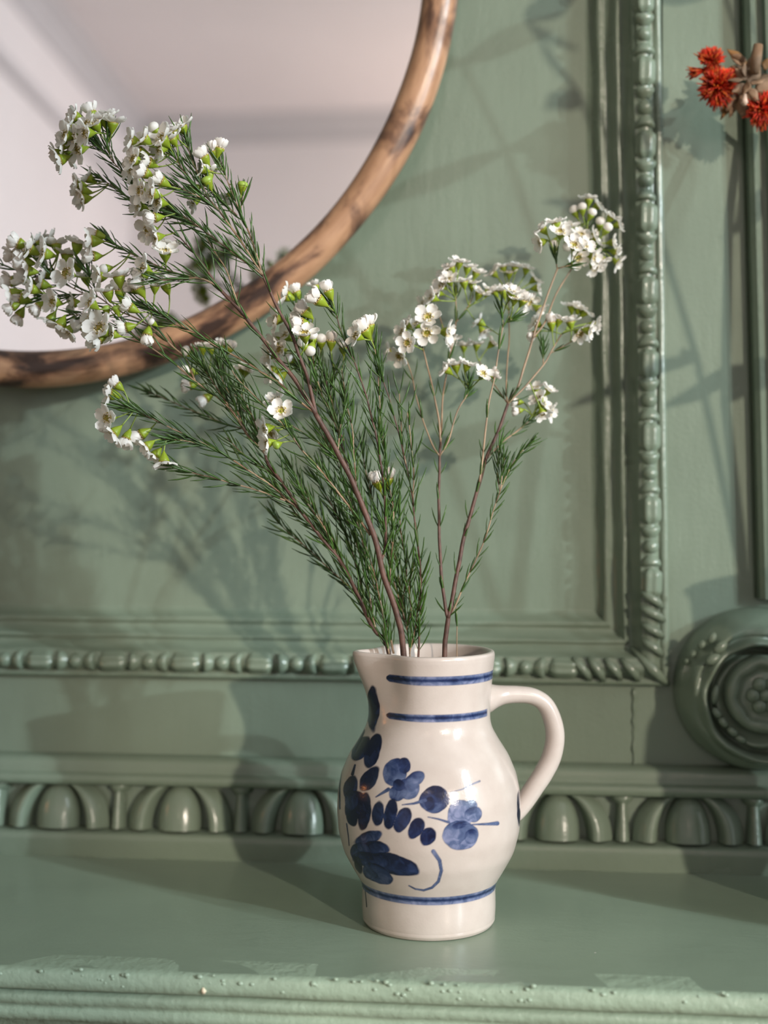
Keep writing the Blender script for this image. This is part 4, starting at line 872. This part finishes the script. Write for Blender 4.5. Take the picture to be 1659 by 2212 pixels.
def leaf_mesh(L, wd, curl, mat, name='husk_leaf', fold=0.25):
    V = []; nu, nv = 5, 8
    for j in range(nv):
        t = j / (nv - 1); ww = wd * (math.sin(math.pi * (0.05 + 0.95 * t ** 0.85)) ** 0.85 + 0.04)
        for i in range(nu):
            u = -1 + 2 * i / (nu - 1); V.append((ww * u * (1 + 0.18 * math.sin(9 * t + 2 * u)), curl * L * t * t + fold * ww * abs(u) + 0.16 * ww * math.sin(7 * t + 3.1 * u), L * t))
    me_ = mesh(name, V, grid_faces(nu, nv), mat); return me_
def with_thickness(o_, t=0.0005):
    md = o_.modifiers.new('solidify', 'SOLIDIFY'); md.thickness = t; return o_
def tuft(name, parent, c, axis, spread, L, n, seed, core=0.35):
    """A thistle-like head of thin florets, the outer ones orange."""
    rng = random.Random(seed); axis = Vector(axis).normalized(); a = axis.orthogonal().normalized(); b_ = axis.cross(a)
    sets = {'redtuft': ([], []), 'orangetuft': ([], [])}
    for k in range(n):
        th = rng.uniform(0, 6.283); rr = spread * math.sqrt(rng.random())
        d = (axis + (a * math.cos(th) + b_ * math.sin(th)) * rr).normalized(); l_ = L * rng.uniform(0.72, 1.04)
        bend = (a * rng.uniform(-1, 1) + b_ * rng.uniform(-1, 1)) * l_ * 0.22; c0 = c + d * L * core * rng.uniform(0.3, 1.0)
        V, Fc = sets['orangetuft' if rng.random() < 0.22 else 'redtuft']
        tube(V, Fc, [tuple(c0), tuple(c + d * l_ * 0.7 + bend * 0.4), tuple(c + d * l_ + bend)], [0.0006, 0.00055, 0.0002], 4)
    o_ = obj(name, mesh(name, *sets['redtuft'], M['redtuft']), parent); obj('orange_florets', mesh('orange_florets', *sets['orangetuft'], M['orangetuft']), o_, kind='stuff'); return o_

DD = 0.742
def D(px, py, dz=0.0): return P(px, py, DD + dz)
stem0 = D(1640, 215, 0.005)
saf = empty('dried_safflower', vb + Vector((0, 0, 0.02)), 'dried red-orange thistle-like flowers with beige husks at the upper right edge', 'dried flower')
o0 = saf.location
V, Fc = [], []
top = vb + Vector((0, 0, 0.19))
line = [Vector((0, 0, 0.0)), top - o0, lat(0.258, 0.68, 0.30) - o0, lat(0.235, 0.725, 0.40) - o0, D(1700, 250, 0.0) - o0, D(1652, 205) - o0]
tube(V, Fc, [tuple(p) for p in line], [0.0028, 0.0026, 0.0024, 0.0022, 0.0022, 0.002], 8)
obj('stem', mesh('stem', V, Fc, M['husk']), saf)
def pol(a): return (RGT * math.cos(R(a)) + UP * math.sin(R(a)))
tuft('floret_head', saf, D(1533, 136) - o0, pol(95) * 0.6 - FWD, 2.0, 0.0088, 300, 21, 0.2)
tuft('floret_head', saf, D(1548, 186) - o0, pol(260) * 0.4 - FWD, 2.4, 0.0118, 640, 22, 0.2)
tuft('floret_head', saf, D(1574, 172) - o0, pol(0) * 0.5 - FWD, 2.0, 0.0070, 200, 23, 0.2)
tuft('floret_head', saf, D(1530, 148) - o0, pol(203) - FWD * 0.2, 0.22, 0.0125, 50, 25)
tuft('floret_head', saf, D(1538, 160) - o0, pol(160) * 0.3 - FWD, 1.8, 0.0066, 160, 26, 0.2)
tuft('floret_head', saf, D(1644, 236) - o0, pol(280) * 0.4 - FWD, 2.2, 0.0110, 520, 24, 0.2)
def husk(px, py, ang, Lpx, wpx, mat='husk', dz=0.0, curl=0.12, twist=0.0, name='husk_leaf'):
    p = D(px, py, dz) - o0; z = (pol(ang) - FWD * 0.15).normalized(); y = FWD - z * FWD.dot(z); y.normalize(); x = y.cross(z)
    o_ = obj(name, leaf_mesh(Lpx * DD / F, wpx * DD / F / 2, curl, M[mat]), saf, frame_matrix(x, y, z, p) @ Matrix.Rotation(R(twist), 4, 'Z')); with_thickness(o_)
for h in ((1612, 138, 138, 52, 22, 'huskdark', .004, .25, 10), (1612, 132, 160, 34, 16, 'husk', .0, .2, -20), (1606, 150, 165, 30, 20, 'husk', .003, .1, 30), (1604, 158, 190, 40, 20, 'husk', .002, .2, 0), (1610, 148, 128, 36, 18, 'husk', -.004, .3, 60),
          (1600, 165, 150, 34, 16, 'huskdark', .004, .1, 15), (1603, 190, 238, 58, 26, 'husk', .003, .25, -10), (1610, 194, 264, 62, 32, 'husk', .0, .2, 12), (1598, 196, 226, 66, 15, 'huskdark', .006, .12, 20), (1586, 214, 236, 56, 14, 'huskdark', .008, .1, 0),
          (1604, 200, 285, 52, 22, 'husk', .002, .3, 40), (1596, 206, 252, 52, 22, 'husk', .005, .15, -30), (1614, 178, 50, 44, 30, 'husk', -.004, .1, 0), (1632, 186, 352, 58, 36, 'husk', -.006, .2, 10), (1636, 194, 322, 58, 30, 'husk', -.004, .2, -12),
          (1622, 165, 95, 40, 22, 'husk', -.002, .1, 0), (1652, 150, 70, 26, 18, 'huskdark', .004, .15, 20), (1612, 172, 135, 34, 22, 'husk', -.006, .1, 0), (1612, 184, 205, 34, 22, 'husk', -.006, .1, 0), (1616, 176, 240, 30, 20, 'husk', -.009, .2, 50),
          (1620, 180, 20, 34, 18, 'husk', -.009, .1, -40), (1610, 165, 85, 30, 16, 'husk', -.008, .2, 30), (1618, 190, 300, 36, 18, 'husk', -.009, .3, 20), (1640, 176, 30, 40, 20, 'husk', .0, .2, -20), (1604, 172, 170, 30, 14, 'husk', -.010, .3, 40)):
    husk(h[0], h[1], h[2], h[3], h[4], h[5], h[6], h[7], h[8])
V, Fc = [], []
tube(V, Fc, [tuple(D(1629, 158, -.008) - o0), tuple(D(1633, 128, -.008) - o0), tuple(D(1638, 97, -.008) - o0)], [0.0028, 0.0032, 0.0027], 12)
obj('cut_stalk', mesh('cut_stalk', V, Fc, M['husk']), saf)
V, Fc = [], []
tube(V, Fc, [tuple(D(1610, 203, -.010) - o0), tuple(D(1608, 214, -.010) - o0), tuple(D(1608, 222, -.010) - o0), tuple(D(1609, 228, -.010) - o0)], [0.0006, 0.0016, 0.0021, 0.0008], 10)
obj('seed_pod', mesh('seed_pod', V, Fc, M['pod']), saf)
# two more dried stems of the same bunch, leaning out of view above the frame: they shade the wall
def dry_stem(label, pts, seed):
    rng = random.Random(seed); r_ = empty('dried_leaf_stem', vb + Vector((0, 0, 0.02)), label, 'dried leaves', group='dried leaf stems in the vase')
    V, Fc = [], []; line = [tuple(p - r_.location) for p in pts]; tube(V, Fc, line, [0.0025 - 0.0014 * i / (len(line) - 1) for i in range(len(line))], 7)
    obj('stem', mesh('stem', V, Fc, M['husk']), r_)
    for k in range(9):
        i = 2 + k % (len(line) - 2); p = Vector(line[i]); z = Vector((rng.uniform(-1, 1), rng.uniform(-1, 1), rng.uniform(-0.6, 0.9))).normalized(); y = z.orthogonal().normalized(); x = y.cross(z)
        o_ = obj('dried_leaf', leaf_mesh(rng.uniform(0.03, 0.055), rng.uniform(0.006, 0.010), 0.3, M['huskdark'], 'dried_leaf'), r_, frame_matrix(x, y, z, p)); with_thickness(o_)
dry_stem('dried brown leafy stem leaning left out of the vase beyond the right edge', [vb + Vector((0, 0, 0.03)), top, lat(0.27, 0.63, 0.34), lat(0.255, 0.61, 0.44), lat(0.235, 0.595, 0.52), lat(0.21, 0.585, 0.57)], 31)
dry_stem('dried brown leafy stem standing upright in the vase beyond the right edge', [vb + Vector((0.004, 0, 0.03)), top + Vector((0.004, 0, 0)), lat(0.295, 0.65, 0.33), lat(0.30, 0.65, 0.43), lat(0.295, 0.64, 0.50), lat(0.285, 0.63, 0.56)], 32)
